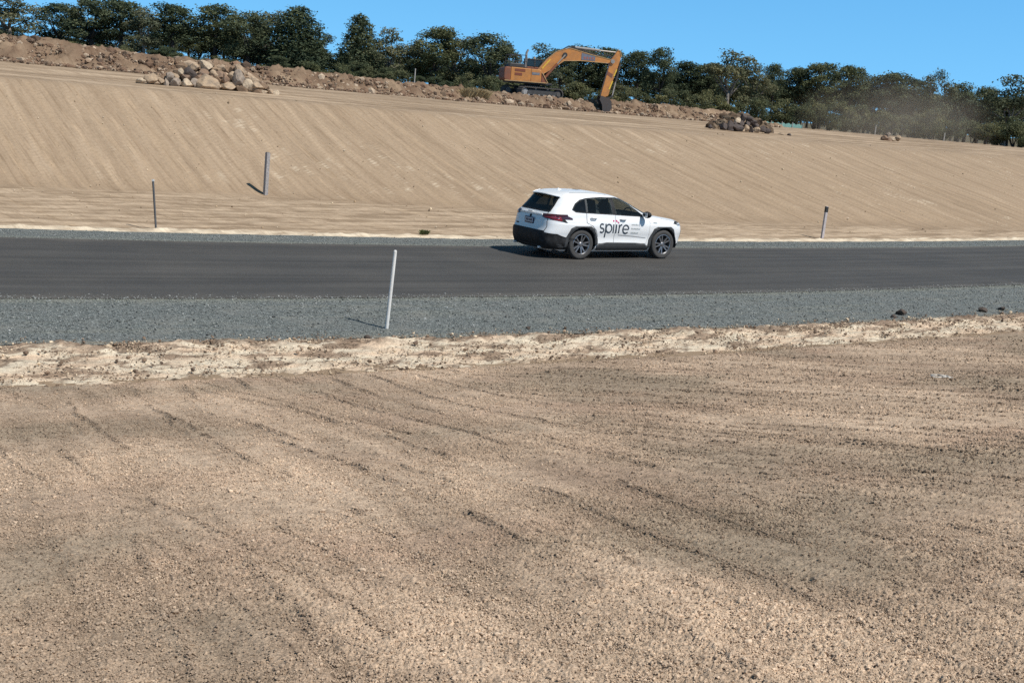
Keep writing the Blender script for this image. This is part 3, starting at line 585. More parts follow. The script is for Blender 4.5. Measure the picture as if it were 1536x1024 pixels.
    b = MB(); bmx = ico(3, 4, 0, 1, 0); b.add([(1.97 + v[0] * .085 + .02 * v[1] * sg, sg * 1.02 + v[1] * .125, 1.165 + v[2] * .088) for v in bmx[0]], bmx[1].tolist()); mo = b.build('wing_mirror', m_blk, car, True)
    MB().box((1.895, sg * 1.02, 1.165), (.008, .19, .12)).build('mirror_glass', m_chr, mo); mi.parent = mo
# lettering on the near flank
def sx(u): return .985 + (u - 0) * 1.0
def stroke(pts, w, n=1):
    return line(pts, w)
def ring(cx, cz, rx, rz, a0, a1, w, n=26):
    return line([(cx + rx * math.cos(math.radians(a0 + (a1 - a0) * i / n)), cz + rz * math.sin(math.radians(a0 + (a1 - a0) * i / n))) for i in range(n + 1)], w)
lt = empty('company_lettering', (0, 0, 0)); lt.parent = car
LX, LZ, XH = .50, .685, .235                     # left end, baseline, x-height
def slope(p): return [(LX + .02 + a * .94, LZ + .01 - .03 * a + b * .94) for a, b in p]
ltr = []
wst = .042; rx = .098; rzz = XH / 2
s_pts = []
for i in range(15): a = math.radians(35 + (235) * i / 14); s_pts.append((.075 + .062 * math.cos(a), XH * .735 + XH * .245 * math.sin(a)))
for i in range(15): a = math.radians(90 - 235 * i / 14); s_pts.append((.075 + .068 * math.cos(a), XH * .255 + XH * .245 * math.sin(a)))
ltr.append(line(s_pts, wst))
ltr.append(line([(.205, XH + .005), (.205, -.135)], wst)); ltr.append(ring(.315, rzz, rx, rzz - .008, 178, -178, wst))
ltr.append(line([(.475, 0), (.475, XH)], wst)); ltr.append(line([(.572, 0), (.572, XH)], wst))
ltr.append(line([(.668, 0), (.668, XH)], wst)); ltr.append(line([(.672, .15), (.695, .205), (.735, .232), (.765, .232)], wst))
ltr.append(ring(.905, rzz, .103, rzz - .006, 5, 318, wst)); ltr.append(line([(.81, rzz), (1.008, rzz)], wst * .8))
for p in ltr: drape('letter', slope(p), m_ink, lt, '-y', .012, step=.2)
for cx_, cz_, r_ in ((.475, .325, .026), (.572, .33, .028), (.612, .30, .017), (.645, .285, .020)):
    drape('letter_dot', slope([(cx_ + r_ * math.cos(a), cz_ + r_ * math.sin(a)) for a in np.linspace(0, 2 * PI, 14)[:-1]]), m_pink, lt, '-y', .012, step=.2)
for seg in ([(.735, .375), (.80, .362)], [(.775, .292), (.835, .31)]): drape('letter_mark', slope(line(seg, .02)), m_inkl, lt, '-y', .012, step=.2)
for k, (ln_, z_) in enumerate(((.24, .235), (.31, .125), (.25, .01))):
    x_ = 1.10; j = 0
    while x_ < 1.10 + ln_:
        wd = [.018, .026, .014, .022][(j + k) % 4]; hh = [.030, .040, .026][(j * 2 + k) % 3]
        drape('small_letter', slope([(x_, z_), (x_ + wd, z_), (x_ + wd, z_ + hh), (x_, z_ + hh)]), m_inkl, lt, '-y', .012, step=.2); x_ += wd + .012; j += 1
# rear
drape('rear_window', P_REAR, m_glassd, car, '-x', .004)
drape('rear_window_surround', line([(-.62, 1.175), (.62, 1.175)], .03), m_blk, car, '-x', .008); drape('rear_window_surround', line([(-.62, 1.17), (-.55, 1.52), (-.50, 1.56), (.50, 1.56), (.55, 1.52), (.62, 1.17)], .035), m_blk, car, '-x', .008)
tg = drape('tailgate', [(-.66, .70), (.66, .70), (.70, .80), (.66, 1.02), (.58, 1.15), (-.58, 1.15), (-.66, 1.02), (-.70, .80)], m_paint, car, '-x', .009)
drape('tailgate_gap', [(-.672, .69), (.672, .69), (.712, .80), (.672, 1.03), (.59, 1.158), (-.59, 1.158), (-.672, 1.03), (-.712, .80)], m_seam, car, '-x', .003)
for sg in (-1, 1):
    o = drape('tail_lamp', [(sg * a, b) for a, b in ((.44, 1.10), (.86, 1.12), (.895, 1.0), (.60, 1.005), (.50, 1.03))][::sg], m_redd, car, '-x', .016)
    drape('lamp_lens', [(sg * a, b) for a, b in ((.52, 1.045), (.80, 1.06), (.84, 1.02), (.60, 1.02))][::sg], m_red, o, '-x', .021)
drape('tailgate_bar', [(-.50, 1.055), (.50, 1.055), (.46, 1.095), (-.46, 1.095)], m_chr, tg, '-x', .028, thick=.03)
MB().box((-1.01, -.02, 1.125), (.05, .20, .03)).build('wiper_cover', m_chr, car, bevel=.006)
pf = MB().box((-1.025, 0, .90), (.02, .40, .165)).build('number_plate', m_blue, car, bevel=.008)
MB().box((-1.037, 0, .905), (.006, .335, .105)).build('plate_face', m_plate, pf)
for k, y_ in enumerate((-.12, -.075, -.03, .03, .075, .12)): MB().box((-1.0415, y_, .905), (.004, .026 if k % 2 else .032, .06)).build('plate_character', m_blue, pf)
drape('badge', [(.05 * math.cos(a), 1.01 + .034 * math.sin(a)) for a in np.linspace(0, 2 * PI, 20)[:-1]], m_seam, tg, '-x', .016)
drape('small_badge', line([(.45, .78), (.58, .78)], .03), m_seam, tg, '-x', .014)
drape('rear_bumper', [(-.87, .26), (.87, .26), (.90, .52), (.86, .64), (.70, .66), (.66, .69), (-.66, .69), (-.70, .66), (-.86, .64), (-.90, .52)], m_blk, car, '-x', .02)
MB().box((-.97, 0, .33), (.12, 1.3, .13)).build('rear_valance', m_blk, car, bevel=.03)
for y_ in (-.55, .55): MB().tube([(-.75, y_, .28), (-1.08, y_, .275)], .03, 12).build('exhaust_tip', m_chr, car, True)
for y_ in (-.8, .8): MB().box((-.40, y_, .27), (.012, .20, .22)).build('mud_flap', m_blk, car)
# spoiler, roof, front
sp = MB(); prof = [(-.30, 1.655), (-.56, 1.625), (-.70, 1.588), (-.70, 1.568), (-.56, 1.555), (-.40, 1.60)]
for k, y_ in enumerate(np.linspace(-.60, .60, 13)):
    f_ = 1 - .5 * abs(y_ / .60) ** 4; dz = -.035 * (y_ / .6) ** 2
    sp.v += [(-.42 + (x + .42) * f_, y_, z + dz) for x, z in prof]
for k in range(12): sp.f += [[k * 6 + j, k * 6 + (j + 1) % 6, (k + 1) * 6 + (j + 1) % 6, (k + 1) * 6 + j] for j in range(6)]
sp.f += [list(range(6)), list(range(77, 71, -1))]
sp.build('roof_spoiler', m_paint, car, bevel=.01)
MB().prism([(-.22, 1.665), (-.10, 1.68), (-.20, 1.715), (-.23, 1.715)], -.018, .018).build('roof_antenna', m_paint, car, bevel=.006)
for y_ in (-.56, .56):
    drape('roof_groove', line([(-.25, y_), (.9, y_ * 1.01)], .022), m_gap_crease, car, '+z', .003)
drape('windscreen', P_FRONT, m_glass, car, '+x', .004)
drape('front_grille', [(-.55, .50), (.55, .50), (.62, .72), (-.62, .72)], m_blk, car, '+x', .008); drape('front_bumper_lip', [(-.8, .26), (.8, .26), (.8, .38), (-.8, .38)], m_blk, car, '+x', .012)
for y_ in (-.62, .62): drape('headlamp', [(y_ - .16, .86), (y_ + .16, .86), (y_ + .16, .93), (y_ - .16, .93)], m_chr, car, '+x', .008)
drape('bonnet_seam', line([(2.62, -.80), (3.05, -.78), (3.35, -.62)], .012), m_gap_crease, car, '+z', .003)
drape('plenum_trim', [(2.36, -.66), (2.50, -.62), (2.56, 0), (2.50, .62), (2.36, .66), (2.44, 0)], m_blk, car, '+z', .004)
# inside
MB().box((1.3, 0, .62), (3.2, 1.55, .5)).box((-.55, 0, .9), (.55, 1.4, .28)).box((2.15, 0, .97), (.5, 1.45, .22)).box((1.2, 0, .24), (3.9, 1.5, .1)).build('cabin_floor', m_dark, car, bevel=.02)
def seat(x, y, w):
    b = MB().box((x + .25, y, .90), (.5, w, .16)).box((x, y, 1.15), (.15, w * .96, .52), (0, -.22, 0)).box((x - .09, y, 1.46), (.09, w * .5 if w < .7 else .26, .17), (0, -.15, 0)); return b
for y_ in (-.38, .38): seat(1.12, y_, .5).build('front_seat', m_seat, car, bevel=.04)
b = seat(.18, 0, 1.25)
for y_ in (-.42, .42): b.box((.09, y_, 1.45), (.09, .26, .17), (0, -.15, 0))
b.build('rear_seat', m_seat, car, bevel=.04)
b = MB(); c_ = Vector((1.78, -.38, 1.12)); u_, w_ = Vector((0, 1, 0)), Vector((.42, 0, .9)).normalized()
b.tube([c_ + (u_ * math.cos(a) + w_ * math.sin(a)) * .18 for a in np.linspace(0, 2 * PI, 25)], .015, 8); b.tube([c_ - u_ * .17, c_ + u_ * .17], .014, 6); b.tube([c_, c_ + Vector((.3, 0, -.13))], .03, 8); b.build('steering_wheel', m_dark, car, True)
# wheels
tp = [(.245, -.10), (.262, -.112), (.325, -.118), (.352, -.108), (.364, -.08), (.366, -.03), (.366, .03), (.364, .08), (.352, .108), (.325, .118), (.262, .112), (.245, .10), (.245, -.10)]
tm = MB().lathe_y(tp, n=56).mesh('tyre'); tm.shade_smooth(); tm.materials.append(m_tyre)
rm = MB().lathe_y([(.255, -.112), (.243, -.116), (.228, -.10), (.215, -.02), (.20, .09), (.245, .10)], n=56)
for k in range(5):
    for dl in (-.22, .22):
        a = 2 * PI * k / 5 + .3; b = a + dl; r0_, r1_ = .055, .236; aw = .028
        def P(r, a, y): return (r * math.cos(a), y, r * math.sin(a))
        vs = [P(r0_, a - .35 + dl, -.085), P(r0_, a + .35 + dl, -.085), P(r1_, b + .07, -.105), P(r1_, b - .07, -.105), P(r0_, a - .35 + dl, -.04), P(r0_, a + .35 + dl, -.04), P(r1_, b + .085, -.05), P(r1_, b - .085, -.05)]
        rm.add(vs, [[0, 1, 2, 3], [7, 6, 5, 4], [0, 3, 7, 4], [1, 5, 6, 2], [3, 2, 6, 7], [0, 4, 5, 1]])
rm.lathe_y([(0, -.10), (.035, -.10), (.062, -.085), (.066, -.03)], n=24)
rim_me = rm.mesh('rim'); rim_me.materials.append(m_alloy)
bk = MB().lathe_y([(0, -.015), (.20, -.015), (.235, -.01)], n=32); bk_me = bk.mesh('dark_backing_disc'); bk_me.materials.append(m_blk)  # black disc stands in for the shade seen between the spokes
for x_ in (0, 2.69):
    for sg in (-1, 1):
        w = link('wheel', tm, None, car); w.location = (x_, sg * .795, .379); w.scale = (1.035, 1, 1.035); w.rotation_euler = (0, .7 * x_ + sg, 0 if sg < 0 else PI)
        r_ = link('rim', rim_me, None, w); k_ = link('dark_backing_disc', bk_me, None, w)
# ------------------------------------------------------------------ posts
m_pw = plain('white_painted_post', (.72, .72, .70), .6, var=.1); m_pg = plain('weathered_timber', (.36, .34, .335), .85, var=.3, scale=14, bump=.3); m_ps = plain('grey_steel_picket', (.17, .17, .175), .6, .3, var=.2)
m_pk = plain('black_band', (.03, .03, .03), .6); m_pd = plain('dark_weathered_side', (.10, .09, .085), .9)
def place(o, loc, lean): o.location = loc; o.rotation_euler = (0, math.radians(lean), o.rotation_euler.z)
p_ = Vector((-2.236, 22.06, gz(-2.236, 22.06)))
o = empty('guide_post', p_, label='white slender post standing in the near gravel shoulder', cat='post', group='posts along the road')
MB().tube([(0, 0, -.1), (.03, 0, 1.40)], [.034, .031], 14).build('post_body', m_pw, o, True); o.rotation_euler = (0, math.radians(2.0), 0)
MB().tube([(.03, 0, 1.40), (.0305, 0, 1.42)], [.029, .018], 14).build('post_cap', m_pw, o, True)
p_ = on_ground(234, 344)
o = empty('guide_post', p_, label='thin grey steel picket at the foot of the cut slope, left of the wooden post', cat='post', group='posts along the road')
b = MB(); b.box((0, 0, .62), (.055, .012, 1.42)).box((0, -.02, .62), (.012, .045, 1.42)); b.build('post_body', m_ps, o); MB().box((0, -.005, 1.31), (.066, .06, .05)).build('post_cap', m_pw, o); o.rotation_euler = (0, math.radians(-4.5), .3)
p_ = on_ground(398, 292)
o = empty('guide_post', p_, label='thick grey square timber post on the tan slope, casting a short shadow', cat='post', group='posts along the road')
MB().box((0, 0, .66), (.13, .14, 1.62)).build('post_body', m_pg, o, bevel=.008); MB().box((-.01, 0, 1.475), (.09, .10, .02)).build('post_cap', m_pd, o); o.rotation_euler = (0, math.radians(1.5), .75)
p_ = on_ground(1233, 358)
o = empty('guide_post', p_, label='slim leaning post with a black top band, right of the car', cat='post', group='posts along the road')
MB().box((0, 0, .55), (.10, .08, 1.25)).build('post_body', plain('mauve_grey_timber', (.50, .45, .45), .8, var=.15), o, bevel=.006); MB().box((0, 0, 1.06), (.105, .085, .20)).build('reflector_band', m_pk, o); o.rotation_euler = (0, math.radians(2.5), .5)
m_fp = plain('bleached_fence_post', (.42, .40, .37), .9, var=.2)
for px, pb, pt, Y, lb in ((621, 131, 103, 118, 'tall bleached post before the dark trees, left of the excavator'), (1415, 214, 199, 118, 'pale short post by the tree line, left of the frame edge trees'), (1312, 202, 188, 118, 'pale short post beside the dusty small rock heap')):
    a, c = at_y(px, pb, Y), at_y(px, pt, Y); z0 = min(gz(a.x, a.y), a.z) - .1
    o = MB().tube([(a.x, a.y, z0), (a.x + .03, a.y, c.z)], [.055, .05], 8).build('fence_post', m_fp, None, True); tag(o, lb, 'post', 'bleached posts near the trees')

# ------------------------------------------------------------------ excavator
EA = math.radians(10); EX = at_y(797, 147, 88.); EX.z = 4.28
ex = empty('excavator', EX, EA, label='orange excavator on the rubble berm with its bucket down', cat='excavator')
m_or = plain('faded_orange_paint', (.58, .24, .058), .45, var=.2, scale=3); m_or2 = plain('shaded_rust_orange', (.24, .085, .042), .65, var=.3, scale=3); m_yl = plain('yellow_stripe', (.78, .50, .05), .5, var=.1)  # second orange is a darker copy, with shade of counterweight and arm painted in
m_exk = plain('sooty_steel', (.035, .033, .032), .65, var=.3, scale=4); m_trk = plain('dusty_track_steel', (.075, .066, .058), .8, var=.4, scale=4); m_bkt = plain('worn_bucket_steel', (.085, .068, .062), .6, .3, var=.3, scale=4)
m_gry = plain('grey_machine_paint', (.30, .29, .28), .55, var=.2); m_rod = plain('hydraulic_rod', (.52, .46, .40), .35, .4); m_dec = plain('slate_blue_decal', (.17, .19, .24), .5, var=.2); m_edge = plain('pale_edge', (.56, .36, .17), .7, var=.2); m_decr = plain('faded_red_decal', (.36, .12, .09), .5); m_vent = plain('rusty_vent', (.22, .06, .03), .7)  # the edge colour makes paler strips along panel, boom and arm edges
# tracks turned about the slew ring
UA = math.radians(25); ur = Matrix.Rotation(UA, 4, 'Z')
def tloop(L_, r, n=14):
    pts = [(L_ / 2 + r * math.cos(a), r + r * math.sin(a)) for a in np.linspace(-PI / 2, PI / 2, n)] + [(-L_ / 2 + r * math.cos(a), r + r * math.sin(a)) for a in np.linspace(PI / 2, 3 * PI / 2, n)]
    return pts
for y_ in (-1.0, 1.0):
    tk = empty('track', (0, 0, 0)); tk.parent = ex; tk.rotation_euler = (0, 0, UA)
    Lk, r_ = 2.75, .36; out = tloop(Lk, r_); inn = [(x * .965, r_ + (z - r_) * .84) for x, z in out]
    b = MB(); n_ = len(out)
    for i in range(n_):
        j = (i + 1) % n_; b.add([(out[i][0], y_ - .27, out[i][1]), (out[j][0], y_ - .27, out[j][1]), (out[j][0], y_ + .27, out[j][1]), (out[i][0], y_ + .27, out[i][1]), (inn[i][0], y_ - .27, inn[i][1]), (inn[j][0], y_ - .27, inn[j][1]), (inn[j][0], y_ + .27, inn[j][1]), (inn[i][0], y_ + .27, inn[i][1])], [[0, 1, 2, 3], [7, 6, 5, 4], [0, 4, 5, 1], [3, 2, 6, 7]])
    per = []; 
    P2 = [Vector((x, z)) for x, z in out] + [Vector(out[0])]; acc = 0; nxt = 0
    for i in range(n_):
        d = (P2[i + 1] - P2[i]); l = d.length
        while nxt < acc + l:
            q = P2[i] + d * ((nxt - acc) / l); b.box((q.x, y_, q.y), (.045, .56, .06), (0, -math.atan2(d.y, d.x), 0)); nxt += .165
        acc += l
    b.build('track_chain', m_trk, tk)
    b = MB().prism([(-1.2, .22), (1.2, .22), (1.25, .38), (1.0, .54), (-1.0, .54), (-1.25, .38)], y_ - .16, y_ + .16); b.build('track_frame', m_exk, tk)
    for x_, nm in ((-Lk / 2, 'sprocket'), (Lk / 2, 'idler')): MB().lathe_y([(0, -.2), (.16, -.2), (.17, -.16), (.27, -.14), (.27, .14), (.17, .16), (.16, .2), (0, .2)], (x_, y_, r_), 20).build(nm, m_gry if nm == 'sprocket' else m_trk, tk)
    b = MB()
    for x_ in np.linspace(-1.05, 1.05, 6): b.lathe_y([(0, -.18), (.10, -.18), (.10, .18), (0, .18)], (x_, y_, .16), 12)
    for x_ in (-.5, .5): b.lathe_y([(0, -.18), (.07, -.18), (.07, .18), (0, .18)], (x_, y_, .63), 10)
    b.build('track_rollers', m_gry, tk)
uf = MB().box((0, 0, .50), (1.9, 1.7, .34)).box((0, 0, .74), (1.3, 1.3, .2)).build('undercarriage', m_exk, ex, bevel=.05); uf.rotation_euler = (0, 0, UA)
b = MB(); b.v = []; n_ = 28
for z_ in (.62, .98): b.v += [(.55 * math.cos(2 * PI * k / n_), .55 * math.sin(2 * PI * k / n_), z_) for k in range(n_)]
b.f = [[k, (k + 1) % n_, n_ + (k + 1) % n_, n_ + k] for k in range(n_)]; b.build('slew_ring', m_exk, ex)
MB().box((-.35, 0, .98), (3.0, 2.1, .12)).build('deck', m_exk, ex, bevel=.02)
def slab(name, poly, y0, y1, mat, par=ex, bevel=.03): return MB().prism(poly, y0, y1).build(name, mat, par, bevel=bevel)
slab('counterweight', [(-2.12, 1.06), (-1.72, 1.0), (-1.72, 1.93), (-2.06, 1.93), (-2.17, 1.80), (-2.19, 1.2)], -1.18, 1.18, m_or2, bevel=.06)
hs_ = slab('engine_housing', [(-1.715, 1.05), (-.35, 1.05), (-.35, 1.90), (-1.715, 1.93)], -1.16, 1.16, m_or)
for z_, x0_, x1_ in ((1.76, -1.45, -.75), (1.50, -1.45, -.95)): MB().box(((x0_ + x1_) / 2, -1.166, z_), (x1_ - x0_, .02, .17)).build('vent', m_vent, hs_)
sd_ = slab('side_panel', [(-.345, 1.05), (.36, 1.05), (.36, 1.80), (.25, 1.88), (-.345, 1.90)], -1.16, -.30, m_or)
MB().box((-.02, -1.164, 1.60), (.52, .012, .16)).build('decal', m_dec, sd_)
for k in range(5): MB().box((-.2 + .085 * k, -1.172, 1.60), (.05, .008, .09)).build('decal_letter', m_gry, sd_)
slab('toolbox', [(.37, 1.05), (.80, 1.05), (.42, 1.66), (.37, 1.70)], -1.14, -.40, m_or2)
MB().box((-.66, -1.15, 1.04), (2.9, .05, .05)).build('skirt_rail', m_edge, ex); MB().tube([(.42, -1.16, 1.70), (.84, -1.16, 1.04)], .025, 6).build('toolbox_edge', m_edge, ex)
slab('hood', [(-1.85, 1.94), (-.72, 1.92), (-.80, 2.14), (-1.0, 2.17), (-1.78, 2.17)], -1.0, .95, m_exk)
MB().box((-1.3, -.3, 2.185), (.85, .9, .03)).build('hood_cover', m_gry, ex, bevel=.01)
b = MB()
for y_ in (-.95, .9): b.tube([(-1.86, y_, 1.95), (-1.80, y_, 2.74), (-.72, y_, 2.76), (-.62, y_, 1.92)], .028, 6).tube([(-1.83, y_, 2.36), (-.68, y_, 2.36)], .02, 6)
b.tube([(-1.80, -.95, 2.74), (-1.80, .9, 2.74)], .028, 6); b.build('handrail', m_exk, ex)
MB().tube([(-.60, -.25, 2.0), (-.60, -.25, 2.95), (-.50, -.25, 3.16)], [.09, .075, .07], 12).build('exhaust_stack', m_gry, ex, True)
cb = slab('cab', [(-.50, 1.04), (.62, 1.04), (.82, 1.5), (.74, 2.0), (.62, 2.08), (-.50, 2.08)], .30, 1.12, m_or2)
m_cgl = glass('cab_glass', (.03, .045, .055), .6)
for nm, q in (('side_pane', None),): 
    MB().box((.08, .31, 2.32), (1.05, .02, .42)).build('side_pane', m_cgl, cb); MB().box((.08, 1.10, 2.32), (1.05, .02, .42)).build('side_pane', m_cgl, cb)
    MB().box((.64, .70, 2.32), (.02, .76, .42)).build('front_pane', m_cgl, cb); MB().box((-.48, .70, 2.32), (.02, .76, .42)).build('rear_pane', m_cgl, cb)
b = MB()
for x_ in (-.47, .12, .63):
    for y_ in (.31, 1.10): b.box((x_, y_, 2.31), (.075, .06, .48))
b.build('cab_frame', m_exk, cb); MB().box((.08, .70, 2.57), (1.22, .86, .07)).build('cab_roof', m_exk, cb, bevel=.02)
MB().tube([(.12, .6, 2.60), (.12, .6, 2.76)], [.07, .05], 10).build('beacon', m_edge, cb, True)
MB().box((-.1, .7, 1.95), (.5, .5, .5)).build('operator_seat', m_dark, cb, bevel=.05)
# boom, arm, bucket in the middle plane
bo = [(.22, 1.55), (.44, 1.52), (1.33, 2.08), (2.02, 2.62), (3.18, 2.72), (5.10, 2.70), (5.40, 2.76), (5.46, 2.92), (5.30, 2.95), (3.85, 3.18), (2.75, 3.42), (2.30, 3.50), (1.46, 3.20), (.85, 2.66), (.26, 1.90)]
bm = slab('boom', bo, -.24, .20, m_or, bevel=.025)
MB().tube([(x, -.245, z) for x, z in bo[8:15]], .022, 5).build('boom_edge', m_edge, bm); MB().tube([(x, -.245, z) for x, z in bo[1:6]], .018, 5).build('boom_edge', m_edge, bm)
slab('decal', [(3.20, 2.79), (4.16, 2.78), (4.16, 3.08), (3.20, 3.24)], -.256, -.244, m_dec, bm, 0)
for k in range(4): MB().box((3.42 + k * .19, -.259, 2.93), (.11, .006, .16)).build('decal_letter', m_decr, bm)
slab('stripe', [(.50, 2.0), (.58, 1.98), (1.10, 2.62), (1.02, 2.66)], -.256, -.243, m_yl, bm, 0)
MB().lathe_y([(0, -.34), (.14, -.34), (.14, .30), (0, .30)], (.36, 0, 1.72), 16).build('pivot_pin', m_gry, bm); MB().lathe_y([(0, -.30), (.16, -.30), (.16, .26), (0, .26)], (2.05, 0, 3.02), 16).build('pivot_pin', m_exk, bm)
for y_ in (-.36, .32):
    c = empty('boom_cylinder', (0, 0, 0)); c.parent = ex; a, d_ = Vector((.72, y_, 1.35)), Vector((2.05, y_, 3.02))
    MB().tube([a, a.lerp(d_, .62)], .085, 12).build('cylinder_barrel', m_or2, c, True); MB().tube([a.lerp(d_, .6), d_], .045, 10).build('cylinder_rod', m_rod, c, True)
c = empty('arm_cylinder', (0, 0, 0)); c.parent = ex; a, d_ = Vector((2.62, -.02, 3.58)), Vector((5.78, -.02, 3.46))
MB().tube([a, a.lerp(d_, .58)], .09, 12).build('cylinder_barrel', m_gry, c, True); MB().tube([a.lerp(d_, .56), d_], .048, 10).build('cylinder_rod', m_rod, c, True)
MB().prism([(2.35, 3.46), (2.85, 3.40), (2.72, 3.66), (2.55, 3.68)], -.12, .08).build('cylinder_bracket', m_exk, bm)
st_ = [(5.70, 3.62), (5.88, 3.58), (5.98, 3.20), (5.80, 2.45), (5.55, 1.6), (5.30, .52), (5.06, .40), (4.76, .44), (4.93, 1.30), (5.14, 2.25), (5.26, 2.90), (5.52, 3.30)]
ar = slab('arm', st_, -.20, .16, m_or, bevel=.025)
MB().lathe_y([(0, -.30), (.14, -.30), (.14, .26), (0, .26)], (5.40, 0, 2.84), 16).build('pivot_pin', m_gry, ar); MB().tube([(x, -.205, z) for x, z in st_[0:3]], .03, 6).build('arm_edge', m_edge, ar)
b = MB()
for o_ in (0, .05): b.tube([(.9, -.1 + o_, 2.78), (2.3, -.1 + o_, 3.60 + o_), (2.75, -.1 + o_, 3.52 + o_), (4.4, -.1 + o_, 3.14 + o_), (5.1, -.1 + o_, 3.22 + o_), (5.5, -.1 + o_, 3.10)], .022, 6)
b.build('hydraulic_hose', m_exk, bm)
slab('stripe', [(5.70, 2.35), (5.78, 2.32), (5.62, 1.85), (5.54, 1.88)], -.212, -.199, m_yl, ar, 0); slab('stripe', [(5.47, 1.55), (5.56, 1.52), (5.36, .95), (5.28, .98)], -.212, -.199, m_yl, ar, 0)
slab('painted_arm_shadow', [(5.05, 1.95), (5.45, 1.75), (5.50, 1.98), (5.12, 2.18)], -.208, -.199, m_or2, ar, 0)  # darker slab painted as a shadow across the arm
c = empty('bucket_cylinder', (0, 0, 0)); c.parent = ex; a, d_ = Vector((5.98, -.02, 2.75)), Vector((5.62, -.02, .52))
MB().tube([a, a.lerp(d_, .55)], .085, 12).build('cylinder_barrel', m_exk, c, True); MB().tube([a.lerp(d_, .53), d_], .045, 10).build('cylinder_rod', m_rod, c, True)
for y_ in (-.19, .15): MB().prism([(5.62, .58), (5.68, .50), (5.18, .22), (5.12, .30)], y_ - .03, y_ + .03).build('bucket_link', m_exk, ex)
bk_ = [(4.72, .50), (4.95, .46), (5.35, .36), (5.52, .10), (5.56, -.25), (5.42, -.60), (5.16, -.80), (4.80, -.84), (4.60, -.74), (4.92, -.55), (4.86, -.10), (4.66, .25)]
bu = empty('bucket', (0, 0, 0)); bu.parent = ex
MB().prism(bk_, -.47, -.43).build('side_plate', m_bkt, bu); MB().prism(bk_, .39, .43).build('side_plate', m_bkt, bu)
b = MB(); sh = bk_[:9]
for i in range(8):
    (x0_, z0_), (x1_, z1_) = sh[i], sh[i + 1]; nx, nz = (z1_ - z0_), -(x1_ - x0_); l = math.hypot(nx, nz); nx, nz = nx / l * .04, nz / l * .04
    b.add([(x0_, -.43, z0_), (x1_, -.43, z1_), (x1_, .39, z1_), (x0_, .39, z0_), (x0_ + nx, -.43, z0_ + nz), (x1_ + nx, -.43, z1_ + nz), (x1_ + nx, .39, z1_ + nz), (x0_ + nx, .39, z0_ + nz)], [[0, 1, 2, 3], [7, 6, 5, 4], [0, 4, 5, 1], [3, 2, 6, 7], [0, 3, 7, 4], [1, 5, 6, 2]])
b.build('bucket_shell', m_bkt, bu)
for k in range(5): MB().prism([(4.66, -.70), (4.62, -.80), (4.44, -.66)], -.44 + .2 * k - .05, -.44 + .2 * k + .05).build('tooth', m_rod, bu)

# ------------------------------------------------------------------ boulders
def rockmat(name, c): 
    m = plain(name, c, .92, var=.3, scale=2.2, bump=.5); return m
R_TAN, R_PALE, R_GREY, R_BRN, R_DK = rockmat('tan_sandstone', (.42, .305, .20)), rockmat('pale_sandstone', (.55, .43, .30)), rockmat('grey_rock', (.34, .27, .21)), rockmat('brown_rock', (.26, .165, .105)), rockmat('dark_rock', (.085, .062, .052))
ROCKS = []
for k in range(8):
    V_, F_ = ico(4, 40 + k, .5, .95, 16); V_ = V_ * (1 + .05 * perlin(V_[:, 0] * 3 + k, V_[:, 1] * 3 + V_[:, 2] * 2, k))[:, None]; me = bpy.data.meshes.new('rock'); me.from_pydata(V_.tolist(), [], F_.tolist()); me.update(); ROCKS.append(me)
cnt = 0
def rock(px, py, w, h, mat, Y, label, group, name='boulder', rise=0):
    """a boulder whose picture is about w x h pixels at depth Y"""
    global cnt
    c = at_y(px, py, Y); s = Y / F; me = ROCKS[cnt % 8].copy(); me.materials.clear(); me.materials.append(mat); cnt += 1
    r = random.Random(cnt); o = link(name, me); o.location = c; o.scale = (w * s * .68, w * s * .60 * r.uniform(.8, 1.1), h * s * .70); o.rotation_euler = (r.uniform(-.2, .2), r.uniform(-.2, .2) + .075, r.uniform(0, 6.28) if abs(w - h) < w * .3 else r.choice((0, PI)) + r.uniform(-.3, .3))
    return tag(o, label, 'boulder' if name == 'boulder' else 'rock', group)
G1 = 'boulders heaped left of the excavator'; GEN = 'medium tan boulder within the large heap on the plateau'
mats = dict(t=R_TAN, p=R_PALE, g=R_GREY, b=R_BRN, d=R_DK)
